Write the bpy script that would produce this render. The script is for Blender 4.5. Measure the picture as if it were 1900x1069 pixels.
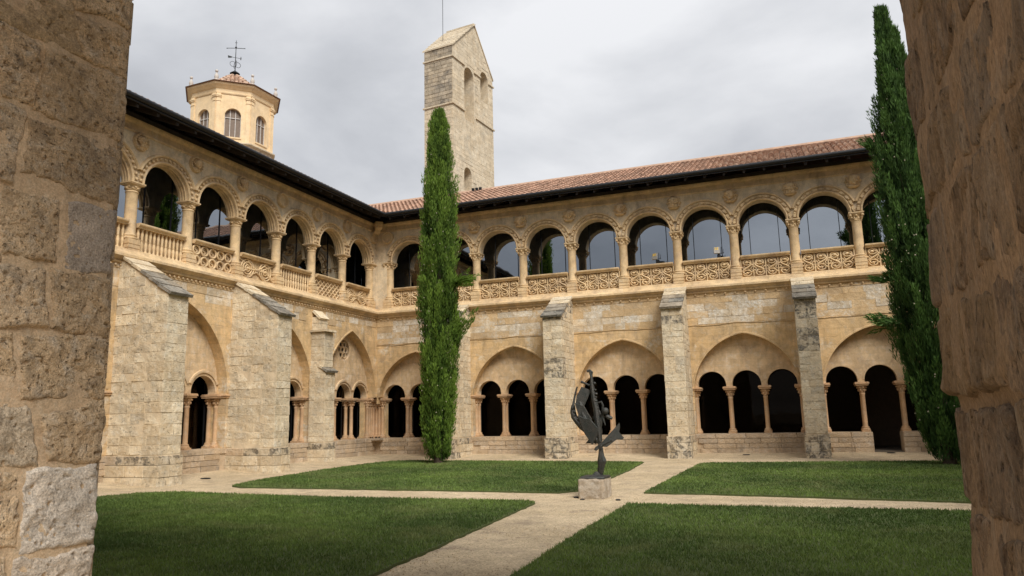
import bpy, bmesh, math, random
import numpy as np
from mathutils import Vector, Matrix, noise as mnoise
rnd = random.Random(7)
PI = math.pi
scene = bpy.context.scene
for o in list(bpy.data.objects): bpy.data.objects.remove(o)
COL = scene.collection

# ------------------------------------------------------------------ camera, sky, sun, exposure
cam_d = bpy.data.cameras.new('camera'); cam = bpy.data.objects.new('camera', cam_d); COL.objects.link(cam)
r_ = Vector((0.93341492, 0.35810119, -0.02236361)); u_ = Vector((0.08262365, -0.15387345, 0.98463003)); f_ = Vector((-0.34915602, 0.92091612, 0.1732154))
M = Matrix.Identity(4)
for i in range(3):
    M[i][0] = r_[i]; M[i][1] = u_[i]; M[i][2] = -f_[i]
M[0][3], M[1][3], M[2][3] = 20.496, -33.3442, 1.6819
cam.matrix_world = M
cam_d.sensor_width = 36; cam_d.lens = 1362.46 / 1900 * 36; cam_d.clip_start = 0.05; cam_d.clip_end = 3000
scene.camera = cam

SUN_EL, SUN_AZ = math.radians(46), math.radians(135)      # azimuth clockwise from +Y (towards +X, -Y)
w = bpy.data.worlds.new("World"); scene.world = w; w.use_nodes = True
nt = w.node_tree; nt.nodes.clear(); N = nt.nodes.new; Lk = nt.links.new
out = N('ShaderNodeOutputWorld'); bg = N('ShaderNodeBackground'); bg.inputs['Strength'].default_value = 0.1
sky = N('ShaderNodeTexSky'); sky.sky_type = 'NISHITA'; sky.sun_disc = False; sky.sun_elevation = SUN_EL; sky.sun_rotation = SUN_AZ
sky.air_density = 1.0; sky.dust_density = 2.0
tc = N('ShaderNodeTexCoord'); sep = N('ShaderNodeSeparateXYZ'); Lk(tc.outputs['Generated'], sep.inputs[0])
# flat cloud deck: project the view direction on a plane overhead
mx = N('ShaderNodeMath'); mx.operation = 'MAXIMUM'; mx.inputs[1].default_value = 0.0; Lk(sep.outputs['Z'], mx.inputs[0])
ad = N('ShaderNodeMath'); ad.operation = 'ADD'; ad.inputs[1].default_value = 0.22; Lk(mx.outputs[0], ad.inputs[0])
dv = N('ShaderNodeVectorMath'); dv.operation = 'DIVIDE'; Lk(tc.outputs['Generated'], dv.inputs[0])
cb = N('ShaderNodeCombineXYZ')
for k in range(3): Lk(ad.outputs[0], cb.inputs[k])
Lk(cb.outputs[0], dv.inputs[1])
n1 = N('ShaderNodeTexNoise'); n1.inputs['Scale'].default_value = 1.5; n1.inputs['Detail'].default_value = 7; n1.inputs['Roughness'].default_value = .52; n1.inputs['Distortion'].default_value = .25
Lk(dv.outputs[0], n1.inputs['Vector'])
n2 = N('ShaderNodeTexNoise'); n2.inputs['Scale'].default_value = 0.55; n2.inputs['Detail'].default_value = 3; Lk(dv.outputs[0], n2.inputs['Vector'])
mm = N('ShaderNodeMath'); mm.operation = 'MULTIPLY_ADD'; mm.inputs[1].default_value = .55; Lk(n1.outputs['Fac'], mm.inputs[0])
m3 = N('ShaderNodeMath'); m3.operation = 'MULTIPLY'; m3.inputs[1].default_value = .45; Lk(n2.outputs['Fac'], m3.inputs[0]); Lk(m3.outputs[0], mm.inputs[2])
cr = N('ShaderNodeValToRGB'); e = cr.color_ramp.elements
CB = 2.34
e[0].position = .40; e[0].color = (CB*.70, CB*.715, CB*.75, 1); e[1].position = .62; e[1].color = (CB*1.30, CB*1.305, CB*1.33, 1)
x_ = cr.color_ramp.elements.new(.5); x_.color = (CB*.92, CB*.935, CB*.975, 1)
Lk(mm.outputs[0], cr.inputs[0])
mixs = N('ShaderNodeMixRGB'); mixs.inputs[0].default_value = .96; Lk(sky.outputs[0], mixs.inputs[1]); Lk(cr.outputs[0], mixs.inputs[2])
zf = N('ShaderNodeMath'); zf.operation = 'MULTIPLY_ADD'; zf.inputs[1].default_value = .5; zf.inputs[2].default_value = .92; Lk(mx.outputs[0], zf.inputs[0])
zs_ = N('ShaderNodeVectorMath'); zs_.operation = 'SCALE'; Lk(mixs.outputs[0], zs_.inputs[0]); Lk(zf.outputs[0], zs_.inputs['Scale']); Lk(zs_.outputs[0], bg.inputs['Color']); Lk(bg.outputs[0], out.inputs[0])

sd = bpy.data.lights.new('sun', 'SUN'); so = bpy.data.objects.new('sun', sd); COL.objects.link(so)
sd.energy = 1.5; sd.angle = math.radians(25); sd.color = (1, .95, .87)
sdir = Vector((math.sin(SUN_AZ)*math.cos(SUN_EL), math.cos(SUN_AZ)*math.cos(SUN_EL), math.sin(SUN_EL)))
so.rotation_euler = sdir.to_track_quat('Z', 'Y').to_euler()
vs = scene.view_settings; vs.view_transform = 'Standard'; vs.look = 'None'; vs.gamma = 1; vs.use_curve_mapping = False
vs.exposure = 1.33
scene.render.engine = 'CYCLES'
scene.cycles.max_bounces = 7; scene.cycles.transparent_max_bounces = 8

# ------------------------------------------------------------------ helpers
class MB:
    def __init__(s): s.v = []; s.f = []; s.t = []; s.M = None; s.tint = 0.0
    def add(s, vs_, fs):
        b = len(s.v)
        s.v += [tuple(s.M @ Vector(p)) if s.M else tuple(p) for p in vs_]
        s.f += [tuple(b+i for i in f) for f in fs]; s.t += [s.tint]*len(fs)
    def quad(s, a, b, c, d): s.add([a, b, c, d], [(0, 1, 2, 3)])
    def box(s, x0, x1, y0, y1, z0, z1):
        s.add([(x0,y0,z0),(x1,y0,z0),(x1,y1,z0),(x0,y1,z0),(x0,y0,z1),(x1,y0,z1),(x1,y1,z1),(x0,y1,z1)],
              [(0,3,2,1),(4,5,6,7),(0,1,5,4),(1,2,6,5),(2,3,7,6),(3,0,4,7)])
    def lathe(s, prof, n=16, c=(0,0,0), ph=0, a0=0, a1=2*PI, caps=True, sx=1, sy=1):
        full = abs(a1-a0-2*PI) < 1e-6; m = n if full else n+1; vs_ = []
        for r, z in prof:
            for k in range(m):
                a = ph+a0+(a1-a0)*k/n; vs_.append((c[0]+r*sx*math.cos(a), c[1]+r*sy*math.sin(a), c[2]+z))
        fs = []
        for i in range(len(prof)-1):
            for k in range(n if full else n):
                k2 = (k+1) % m if full else k+1
                fs.append((i*m+k, i*m+k2, (i+1)*m+k2, (i+1)*m+k))
        if caps and full:
            fs.append(tuple(range(m-1, -1, -1))); fs.append(tuple((len(prof)-1)*m+k for k in range(m)))
        s.add(vs_, fs)
    def sphere(s, c, r, n=8, m=6, sx=1, sy=1, sz=1):
        prof = [(max(1e-4, r*math.sin(PI*i/m)), -r*sz*math.cos(PI*i/m)) for i in range(m+1)]
        s.lathe(prof, n, c, caps=False, sx=sx, sy=sy)
    def tube(s, pts, rad, n=6, closed=False):
        P = [Vector(p) for p in pts]; L = len(P); vs_ = []
        prevn = None
        for i, p in enumerate(P):
            t = (P[(i+1) % L]-P[i-1]) if closed else (P[min(i+1, L-1)]-P[max(i-1, 0)])
            t = t.normalized() if t.length > 1e-9 else Vector((0, 0, 1))
            ref = prevn if prevn is not None else (Vector((0, 1, 0)) if abs(t.y) < .9 else Vector((1, 0, 0)))
            a = (ref - t*ref.dot(t)); a = a.normalized() if a.length > 1e-6 else t.orthogonal().normalized(); b = t.cross(a); prevn = a
            rr = rad[i] if isinstance(rad, (list, tuple)) else rad
            vs_ += [tuple(p+(a*math.cos(2*PI*k/n)+b*math.sin(2*PI*k/n))*rr) for k in range(n)]
        fs = []
        for i in range(L if closed else L-1):
            j = (i+1) % L
            for k in range(n): fs.append((i*n+k, i*n+(k+1) % n, j*n+(k+1) % n, j*n+k))
        if not closed: fs += [tuple(range(n-1, -1, -1)), tuple((L-1)*n+k for k in range(n))]
        s.add(vs_, fs)
    def extr_x(s, prof, x0, x1):            # closed profile of (y,z), swept along x
        n = len(prof); s.add([(x0, y, z) for y, z in prof]+[(x1, y, z) for y, z in prof],
            [(i, (i+1) % n, n+(i+1) % n, n+i) for i in range(n)]+[tuple(range(n-1, -1, -1)), tuple(range(n, 2*n))])
    def prism(s, poly, y0, y1):             # polygon in (x,z) extruded along y
        n = len(poly); s.add([(x, y0, z) for x, z in poly]+[(x, y1, z) for x, z in poly],
            [(i, (i+1) % n, n+(i+1) % n, n+i) for i in range(n)]+[tuple(range(n-1, -1, -1)), tuple(range(n, 2*n))])
    def arc_band(s, cx, cz, prof, a0, a1, n=28):   # prof: closed list of (radius, y) swept round (cx,cz) in the xz plane
        m = len(prof); vs_ = []
        for i in range(n+1):
            a = a0+(a1-a0)*i/n
            vs_ += [(cx+r*math.cos(a), y, cz+r*math.sin(a)) for r, y in prof]
        fs = [(i*m+k, i*m+(k+1) % m, (i+1)*m+(k+1) % m, (i+1)*m+k) for i in range(n) for k in range(m)]
        fs += [tuple(range(m-1, -1, -1)), tuple(n*m+k for k in range(m))]
        s.add(vs_, fs)
    def build(s, name, mat, parent=None, smooth=True, loc=None, merge=True, angle=38, bevel=0):
        me = bpy.data.meshes.new(name); me.from_pydata(s.v, [], s.f)
        if any(s.t):
            at = me.attributes.new('tint', 'FLOAT', 'FACE'); at.data.foreach_set('value', s.t)
        if merge:
            bm = bmesh.new(); bm.from_mesh(me); bmesh.ops.remove_doubles(bm, verts=bm.verts, dist=1e-5)
            bmesh.ops.recalc_face_normals(bm, faces=bm.faces)
            if bevel: bmesh.ops.bevel(bm, geom=[e for e in bm.edges if len(e.link_faces) == 2 and e.calc_face_angle(0) > .6], offset=bevel, segments=1, affect='EDGES')
            bm.to_mesh(me); bm.free()
        if smooth:
            me.polygons.foreach_set('use_smooth', [True]*len(me.polygons))
            if angle: me.set_sharp_from_angle(angle=math.radians(angle))
        me.materials.append(mat)
        o = bpy.data.objects.new(name, me); COL.objects.link(o)
        if parent: o.parent = parent
        if loc: o.location = loc
        return o
def tag(o, label=None, cat=None, group=None, kind=None):
    if label: o['label'] = label
    if cat: o['category'] = cat
    if group: o['group'] = group
    if kind: o['kind'] = kind
    return o
def empty(name, loc=(0, 0, 0), rz=0, parent=None):
    o = bpy.data.objects.new(name, None); COL.objects.link(o); o.location = loc; o.rotation_euler.z = rz; o.empty_display_size = .3
    if parent: o.parent = parent
    return o
def inst(name, mesh, parent, loc=(0, 0, 0), scale=(1, 1, 1), rot=(0, 0, 0)):
    o = bpy.data.objects.new(name, mesh); COL.objects.link(o); o.parent = parent; o.location = loc; o.scale = scale; o.rotation_euler = rot
    return o

class Arch:      # round (c=0) or pointed opening; half span h, spring height zs, sill z0
    def __init__(s, cx, h, zs, z0, c=0.0, n=18):
        s.cx, s.h, s.zs, s.z0, s.c, s.R = cx, h, zs, z0, c, h+c; s.xa, s.xb = cx-h, cx+h
        A = math.acos(c/s.R); half = n//2
        L = [cx+c-s.R*math.cos(A*i/half) for i in range(half+1)]        # left arc from the spring to the apex
        s.xs = L+[2*cx-x for x in reversed(L[:-1])]
        s.xs[0] = s.xa; s.xs[-1] = s.xb; s.xs[half] = cx
    def lo(s, x): return s.z0
    def hi(s, x):
        d = abs(x-s.cx)+s.c
        return s.zs+math.sqrt(max(0, s.R*s.R-d*d))
class Hole:
    def __init__(s, cx, cz, r, n=14):
        s.cx, s.cz, s.r, s.xa, s.xb = cx, cz, r, cx-r, cx+r; s.xs = [cx-r*math.cos(PI*i/n) for i in range(n+1)]
    def _d(s, x): return math.sqrt(max(0, s.r**2-(x-s.cx)**2))
    def lo(s, x): return s.cz-s._d(x)
    def hi(s, x): return s.cz+s._d(x)
class Rect:
    def __init__(s, xa, xb, z0, z1): s.xa, s.xb, s.z0, s.z1 = xa, xb, z0, z1; s.xs = [xa, xb]
    def lo(s, x): return s.z0
    def hi(s, x): return s.z1
def arch_wall(mb, x0, x1, z0, z1, y0, y1, ops, step=3.0, ztop=None):
    T = ztop or (lambda x: z1)
    X = {x0, x1}
    for o in ops: X |= {round(x, 6) for x in o.xs if x0-1e-9 <= x <= x1+1e-9}
    X |= {x0+(x1-x0)*i/max(1, int((x1-x0)/step)) for i in range(int((x1-x0)/step)+1)}
    X = sorted(X); Y = [X[0]]
    for x in X[1:]:
        if x-Y[-1] > 1e-5: Y.append(x)
    for a, b in zip(Y, Y[1:]):
        m = (a+b)/2; act = sorted([o for o in ops if o.xa < m < o.xb], key=lambda o: o.lo(m)); za, zb = z0, z0
        for o in act+[None]:
            la, lb = (o.lo(a), o.lo(b)) if o else (T(a), T(b))
            if la-za > 1e-6 or lb-zb > 1e-6:
                for y in (y0, y1): mb.quad((a, y, za), (b, y, zb), (b, y, lb), (a, y, la))
            if o:
                if o.lo(m) > z0+1e-6: mb.quad((a, y0, la), (b, y0, lb), (b, y1, lb), (a, y1, la))
                za, zb = o.hi(a), o.hi(b); mb.quad((a, y0, za), (b, y0, zb), (b, y1, zb), (a, y1, za))
            else: mb.quad((a, y0, la), (b, y0, lb), (b, y1, lb), (a, y1, la))
    for o in ops:
        for x in (o.xa, o.xb):
            if x0-1e-6 < x < x1+1e-6 and o.hi(x)-o.lo(x) > 1e-4:
                zb_ = max([o.lo(x)]+[p.hi(x) for p in ops if p is not o and p.xa-1e-4 <= x <= p.xb+1e-4 and p.lo(x) <= o.lo(x)+1e-4])
                if o.hi(x)-zb_ > 1e-4: mb.quad((x, y0, zb_), (x, y1, zb_), (x, y1, o.hi(x)), (x, y0, o.hi(x)))
    for x in (x0, x1):
        zb_ = max([z0]+[o.hi(x) for o in ops if o.xa-1e-6 <= x <= o.xb+1e-6 and o.lo(x) <= z0+.01]); mb.quad((x, y0, zb_), (x, y1, zb_), (x, y1, T(x)), (x, y0, T(x)))

# ------------------------------------------------------------------ materials
def nodes_of(name):
    m = bpy.data.materials.new(name); m.use_nodes = True; t = m.node_tree; t.nodes.clear()
    o = t.nodes.new('ShaderNodeOutputMaterial'); p = t.nodes.new('ShaderNodeBsdfPrincipled'); t.links.new(p.outputs[0], o.inputs[0])
    return m, t, p
def rgba(c): return (c[0], c[1], c[2], 1)
class G:        # small node-graph writer
    def __init__(s, t): s.t = t
    def n(s, k, **kw):
        x = s.t.nodes.new(k)
        for a, b in kw.items(): setattr(x, a, b)
        return x
    def L(s, a, b): s.t.links.new(a, b)
    def pos(s):
        g = s.n('ShaderNodeNewGeometry'); return g.outputs['Position']
    def noise(s, vec, scale, detail=4, rough=.55, dist=0):
        x = s.n('ShaderNodeTexNoise'); x.inputs['Scale'].default_value = scale; x.inputs['Detail'].default_value = detail
        x.inputs['Roughness'].default_value = rough; x.inputs['Distortion'].default_value = dist; s.L(vec, x.inputs['Vector']); return x.outputs['Fac']
    def ramp(s, v, a, b, c0=0., c1=1.):
        x = s.n('ShaderNodeMapRange'); x.inputs[1].default_value = a; x.inputs[2].default_value = b; x.inputs[3].default_value = c0; x.inputs[4].default_value = c1
        s.L(v, x.inputs[0]); return x.outputs[0]
    def math(s, op, a, b=None):
        x = s.n('ShaderNodeMath', operation=op)
        for i, v in enumerate((a, b)):
            if v is None: continue
            if isinstance(v, (int, float)): x.inputs[i].default_value = v
            else: s.L(v, x.inputs[i])
        return x.outputs[0]
    def mix(s, f, a, b, mode='MIX'):
        x = s.n('ShaderNodeMixRGB', blend_type=mode)
        for i, v in enumerate((f, a, b)):
            if isinstance(v, (int, float)) and i == 0: x.inputs[0].default_value = v
            elif isinstance(v, (tuple, list)): x.inputs[i].default_value = rgba(v)
            else: s.L(v, x.inputs[i])
        return x.outputs[0]
    def mul(s, col, f):      # colour times scalar
        x = s.n('ShaderNodeVectorMath', operation='SCALE'); s.L(col, x.inputs[0])
        if isinstance(f, (int, float)): x.inputs['Scale'].default_value = f
        else: s.L(f, x.inputs['Scale'])
        return x.outputs[0]
    def bump(s, h, strength, dist, nrm=None):
        b = s.n('ShaderNodeBump'); b.inputs['Strength'].default_value = strength; b.inputs['Distance'].default_value = dist; s.L(h, b.inputs['Height'])
        if nrm: s.L(nrm, b.inputs['Normal'])
        return b.outputs[0]
def stone(name, c1, c2, c3=None, big=.5, mid=4., objvar=.0, tintvar=.16, pale=None, pale_at=(.58, .66), grime=None, grime_at=(.62, .72), gscale=1.2, bump=.5, bdist=.02, pits=.5, pscale=22, rough=.93, courses=None, stretch=(1, 1, 1), streak=.22, grain=0):
    m, t, p = nodes_of(name); g = G(t); P = g.pos()
    if stretch != (1, 1, 1):
        mp = g.n('ShaderNodeMapping'); mp.inputs['Scale'].default_value = stretch; g.L(P, mp.inputs[0]); P = mp.outputs[0]
    col = g.mix(g.ramp(g.noise(P, big, 5, .6), .36, .64), c1, c2)
    if c3: col = g.mix(g.ramp(g.noise(P, mid, 6, .62, .3), .50, .72), col, c3)
    if pale:
        pm = g.math('MULTIPLY', g.ramp(g.noise(P, 1.1, 7, .62, .4), *pale_at), g.ramp(g.noise(P, 9, 4), .35, .6)); col = g.mix(pm, col, pale)
    if grime:
        gm = g.math('MULTIPLY', g.ramp(g.noise(P, gscale, 6, .65, .5), *grime_at), g.ramp(g.noise(P, 14, 4, .7), .3, .62, .35, 1)); col = g.mix(gm, col, grime)
    if streak:
        mp2 = g.n('ShaderNodeMapping'); mp2.inputs['Scale'].default_value = (2.6, 2.6, .55); g.L(P, mp2.inputs[0])
        sk = g.ramp(g.noise(mp2.outputs[0], 1.5, 6, .68, .2), .50, .74); col = g.mul(col, g.ramp(sk, 0, 1, 1, 1-streak))
        mo = g.ramp(g.noise(P, 2.6, 7, .7, .5), .42, .60); col = g.mul(col, g.ramp(mo, 0, 1, 1-.55*streak, 1.06))
    fine = g.ramp(g.noise(P, 38, 5, .7), .3, .7, .86, 1.14); col = g.mul(col, fine)
    if grain: col = g.mul(col, g.ramp(g.noise(P, 95, 3, .75), .35, .65, 1-grain, 1+grain*.7))
    pit = g.ramp(g.noise(P, pscale, 3, .6, .2), .27, .40)              # 0 in a pit
    col = g.mul(col, g.ramp(pit, 0, 1, 1-pits, 1))
    at = g.n('ShaderNodeAttribute', attribute_name='tint'); col = g.mul(col, g.math('MULTIPLY_ADD', at.outputs['Fac'], tintvar)) if False else g.mul(col, g.math('ADD', g.math('MULTIPLY', at.outputs['Fac'], tintvar), 1.0))
    if objvar:
        oi = g.n('ShaderNodeObjectInfo'); col = g.mul(col, g.ramp(oi.outputs['Random'], 0, 1, 1-objvar, 1+objvar))
        r2 = g.math('FRACT', g.math('MULTIPLY', oi.outputs['Random'], 17.31))
        col = g.mix(g.math('MULTIPLY', r2, .35 if objvar > .1 else .2), col, g.mix(g.math('FRACT', g.math('MULTIPLY', oi.outputs['Random'], 91.7)), (.36, .31, .25), (.50, .34, .17)))
    g.L(col, p.inputs['Base Color']); p.inputs['Roughness'].default_value = rough; p.inputs['Specular IOR Level'].default_value = .18
    h = g.math('ADD', g.math('MULTIPLY', g.noise(P, 7, 6, .65), .9), g.math('MULTIPLY', g.noise(P, 45, 4, .7), .25)); h = g.math('ADD', h, g.math('MULTIPLY', pit, .55*pits))
    if grain: h = g.math('ADD', h, g.math('MULTIPLY', g.noise(P, 110, 3, .75), .35))
    nr = g.bump(h, bump, bdist)
    if courses:
        bt = g.n('ShaderNodeTexBrick'); tcn = g.n('ShaderNodeTexCoord'); mp = g.n('ShaderNodeMapping')
        mp.inputs['Rotation'].default_value = courses.get('rot', (PI/2, 0, 0)); g.L(tcn.outputs['Object'], mp.inputs[0])
        # jitter the joints
        nz = g.n('ShaderNodeTexNoise'); nz.inputs['Scale'].default_value = 1.3; g.L(mp.outputs[0], nz.inputs['Vector'])
        vm = g.n('ShaderNodeVectorMath', operation='SCALE'); g.L(nz.outputs['Color'], vm.inputs[0]); vm.inputs['Scale'].default_value = .06
        va = g.n('ShaderNodeVectorMath', operation='ADD'); g.L(mp.outputs[0], va.inputs[0]); g.L(vm.outputs[0], va.inputs[1]); g.L(va.outputs[0], bt.inputs['Vector'])
        bt.inputs['Scale'].default_value = 1; bt.inputs['Brick Width'].default_value = courses['w']; bt.inputs['Row Height'].default_value = courses['h']
        bt.inputs['Mortar Size'].default_value = courses.get('m', .014); bt.inputs['Mortar Smooth'].default_value = .3; bt.offset = .43
        bt.inputs['Color1'].default_value = (.8, .8, .8, 1); bt.inputs['Color2'].default_value = (1.15, 1.12, 1.08, 1); bt.inputs['Mortar'].default_value = (.82, .78, .72, 1)
        col2 = g.mix(courses.get('k', .7), col, g.mix(1.0, col, bt.outputs['Color'], 'MULTIPLY')); g.L(col2, p.inputs['Base Color'])
        iv = g.math('SUBTRACT', 1.0, bt.outputs['Fac']); nr = g.bump(iv, .6, .015, nr)
    g.L(nr, p.inputs['Normal'])
    return m
def plain(name, c, rough=.6, metal=0, var=.12, scale=8, bump=.15, bdist=.01, c2=None, spec=.3):
    m, t, p = nodes_of(name); g = G(t); P = g.pos(); n_ = g.noise(P, scale, 5, .6)
    col = g.mix(g.ramp(n_, .35, .65), c, c2 or tuple(x*(1-2*var) for x in c))
    at = g.n('ShaderNodeAttribute', attribute_name='tint'); col = g.mul(col, g.math('ADD', g.math('MULTIPLY', at.outputs['Fac'], .28), 1.0))
    g.L(col, p.inputs['Base Color']); p.inputs['Roughness'].default_value = rough; p.inputs['Metallic'].default_value = metal; p.inputs['Specular IOR Level'].default_value = spec
    if bump: g.L(g.bump(g.noise(P, scale*5, 4, .6), bump, bdist), p.inputs['Normal'])
    return m
WALLC, WALLD = (.72, .515, .285), (.635, .445, .235)
M_wall = stone('golden_wall_stone', WALLC, WALLD, (.62, .47, .30), big=.7, pale=(.74, .66, .53), pale_at=(.56, .66), bump=.7, bdist=.03, pits=.25, grime=(.42, .31, .20), grime_at=(.54, .72), streak=.30, courses=dict(w=.62, h=.33, m=.010, k=.30))
M_tymp = stone('tympanum_plaster', (.69, .515, .32), (.62, .45, .27), (.67, .55, .41), big=.9, bump=.5, bdist=.025, pits=.18, grime=(.44, .32, .21), grime_at=(.52, .70), pale=(.70, .60, .47), pale_at=(.57, .68), streak=.28, courses=dict(w=.50, h=.30, m=.008, k=.22))
M_wstone = stone('weathered_wall_block', (.65, .47, .27), (.56, .39, .21), (.62, .48, .31), big=1.2, objvar=.12, pale=(.68, .60, .48), pale_at=(.50, .58), bump=.9, bdist=.035, pits=.25)
M_wpale = stone('limewashed_wall_block', (.70, .60, .46), (.60, .46, .29), (.76, .70, .60), big=2.2, mid=5, objvar=.10, pale=(.80, .75, .66), pale_at=(.46, .56), bump=1., bdist=.04, pits=.3)
M_carved = stone('carved_golden_stone', (.73, .55, .33), (.66, .475, .265), (.69, .53, .35), big=.6, bump=.35, pits=.12, tintvar=.1, streak=.26, grime=(.48, .35, .23), grime_at=(.50, .68), pale=(.68, .57, .42), pale_at=(.6, .7))
M_spandrel = stone('spandrel_stone', (.75, .61, .42), (.69, .54, .355), (.67, .575, .44), big=.8, bump=.5, pits=.25, streak=.30, grime=(.40, .33, .26), grime_at=(.50, .68), pale=(.66, .58, .45), pale_at=(.58, .68))
M_butt = stone('buttress_block', (.77, .665, .49), (.68, .55, .37), (.80, .74, .61), big=2.2, mid=5, objvar=.12, grime=(.40, .345, .265), grime_at=(.56, .70), gscale=3.0, bump=1., bdist=.045, pits=.6, pscale=15)
M_stain = stone('lichen_stained_block', (.66, .57, .43), (.56, .46, .32), (.70, .64, .53), big=2.2, mid=5, objvar=.10, grime=(.085, .082, .075), grime_at=(.46, .56), gscale=4.5, bump=1., bdist=.045, pits=.5, pscale=15)
M_joint = stone('lime_mortar', (.72, .60, .43), (.66, .53, .365), big=2, bump=.5, pits=.1)
M_joint2 = stone('parapet_mortar', (.56, .45, .32), (.50, .38, .26), big=2, bump=.5, pits=.1)
M_par = stone('parapet_block', (.58, .46, .33), (.52, .40, .28), (.55, .48, .40), big=1.6, objvar=.18, grime=(.27, .23, .19), grime_at=(.58, .72), bump=1.0, bdist=.05, pits=.3, pscale=14)
M_cap = stone('lichened_coping_stone', (.34, .31, .26), (.25, .235, .205), (.46, .43, .36), big=2.4, mid=6, objvar=.15, grime=(.09, .09, .085), grime_at=(.46, .60), gscale=3, bump=1., bdist=.04, pits=.4)
M_shaft = stone('rosy_shaft_stone', (.60, .39, .225), (.54, .345, .20), (.57, .43, .30), big=2.2, bump=.3, pits=.12, objvar=.05)
M_tower = stone('tower_stone', (.66, .57, .435), (.60, .50, .36), (.72, .65, .52), big=.5, mid=2.2, tintvar=.09, grime=(.42, .38, .31), grime_at=(.56, .74), gscale=.7, bump=.8, bdist=.05, pits=.25, pscale=9, courses=dict(w=.62, h=.30, m=.010, k=.25))
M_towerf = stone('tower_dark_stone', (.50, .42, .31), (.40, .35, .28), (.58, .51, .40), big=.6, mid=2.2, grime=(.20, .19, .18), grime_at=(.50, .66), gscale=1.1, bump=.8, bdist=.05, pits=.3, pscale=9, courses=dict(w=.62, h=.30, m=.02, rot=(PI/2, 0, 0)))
M_cream = stone('cream_render', (.80, .625, .40), (.75, .57, .35), (.78, .62, .42), big=.7, bump=.25, pits=.06, streak=.12, grime=(.60, .47, .33), grime_at=(.55, .75))
M_white = plain('white_stone', (.56, .52, .48), .8, var=.08)
M_rod = plain('wrought_iron', (.05, .055, .06), .6, .4)
M_wood = plain('dark_eave_timber', (.050, .040, .034), .75, var=.2, scale=3, bump=.4)
M_gutter = plain('dark_gutter_metal', (.030, .031, .034), .45, .3, var=.1)
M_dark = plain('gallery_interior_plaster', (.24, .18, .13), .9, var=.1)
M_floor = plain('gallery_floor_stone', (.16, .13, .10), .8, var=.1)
M_mull = plain('window_mullion', (.03, .03, .032), .4, .5, bump=0)
M_frame = plain('white_window_frame', (.62, .60, .58), .6, bump=0)
M_curt = plain('brown_glazing', (.20, .15, .115), .35, var=.1, bump=0)
M_tile = plain('terracotta_tile', (.43, .26, .18), .85, var=.12, scale=2.5, c2=(.34, .215, .155), bump=.4)
M_bronze = plain('dark_bronze', (.078, .073, .067), .48, .5, var=.15, scale=9, c2=(.045, .052, .050), bump=.7, bdist=.02, spec=.5)
M_bark = plain('cypress_bark', (.10, .075, .055), .9, var=.2, scale=10, bump=.9, bdist=.03)

def glass(name, refl, tr, tint=(.80, .87, .96)):
    m = bpy.data.materials.new(name); m.use_nodes = True; t = m.node_tree; t.nodes.clear(); g = G(t)
    o = g.n('ShaderNodeOutputMaterial'); gl = g.n('ShaderNodeBsdfGlossy'); gl.inputs['Roughness'].default_value = .012; gl.inputs['Color'].default_value = rgba(tint)
    tp = g.n('ShaderNodeBsdfTransparent'); tp.inputs['Color'].default_value = (tr, tr, tr, 1); fr = g.n('ShaderNodeFresnel'); fr.inputs['IOR'].default_value = 1.5
    gp = g.pos(); nrm = g.bump(g.noise(gp, .9, 2), .06, .05); g.L(nrm, gl.inputs['Normal'])
    f = g.math('MINIMUM', g.math('ADD', g.math('MULTIPLY', fr.outputs[0], 1.0 if refl else .30), refl), 1.0); mx_ = g.n('ShaderNodeMixShader'); g.L(f, mx_.inputs[0]); g.L(tp.outputs[0], mx_.inputs[1]); g.L(gl.outputs[0], mx_.inputs[2]); g.L(mx_.outputs[0], o.inputs[0])
    return m
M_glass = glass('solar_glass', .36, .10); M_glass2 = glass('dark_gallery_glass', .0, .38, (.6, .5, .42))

def leafmat(name, a, b, dry=None):
    m = bpy.data.materials.new(name); m.use_nodes = True; t = m.node_tree; t.nodes.clear(); g = G(t)
    o = g.n('ShaderNodeOutputMaterial'); d = g.n('ShaderNodeBsdfPrincipled'); d.inputs['Roughness'].default_value = .65; d.inputs['Specular IOR Level'].default_value = .25
    tl = g.n('ShaderNodeBsdfTranslucent'); at = g.n('ShaderNodeAttribute', attribute_name='tint')
    col = g.mix(g.ramp(at.outputs['Fac'], -1, 1), a, b); col = g.mul(col, g.ramp(g.noise(g.pos(), 2.2, 4), .3, .7, .75, 1.25))
    if dry: col = g.mix(g.ramp(g.noise(g.pos(), .55, 6, .7, .8), .50, .70, 0, .75), col, dry)
    g.L(col, d.inputs['Base Color']); g.L(g.mul(col, 1.2), tl.inputs['Color'])
    mx_ = g.n('ShaderNodeMixShader'); mx_.inputs[0].default_value = .28; g.L(d.outputs[0], mx_.inputs[1]); g.L(tl.outputs[0], mx_.inputs[2]); g.L(mx_.outputs[0], o.inputs[0])
    return m
M_leaf = leafmat('cypress_scale_leaves', (.040, .085, .012), (.17, .27, .040))
M_leaf2 = leafmat('dark_cypress_scale_leaves', (.025, .060, .016), (.085, .165, .034))
M_grass = leafmat('lawn_grass', (.075, .125, .034), (.185, .270, .066), dry=(.235, .260, .105))
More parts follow.
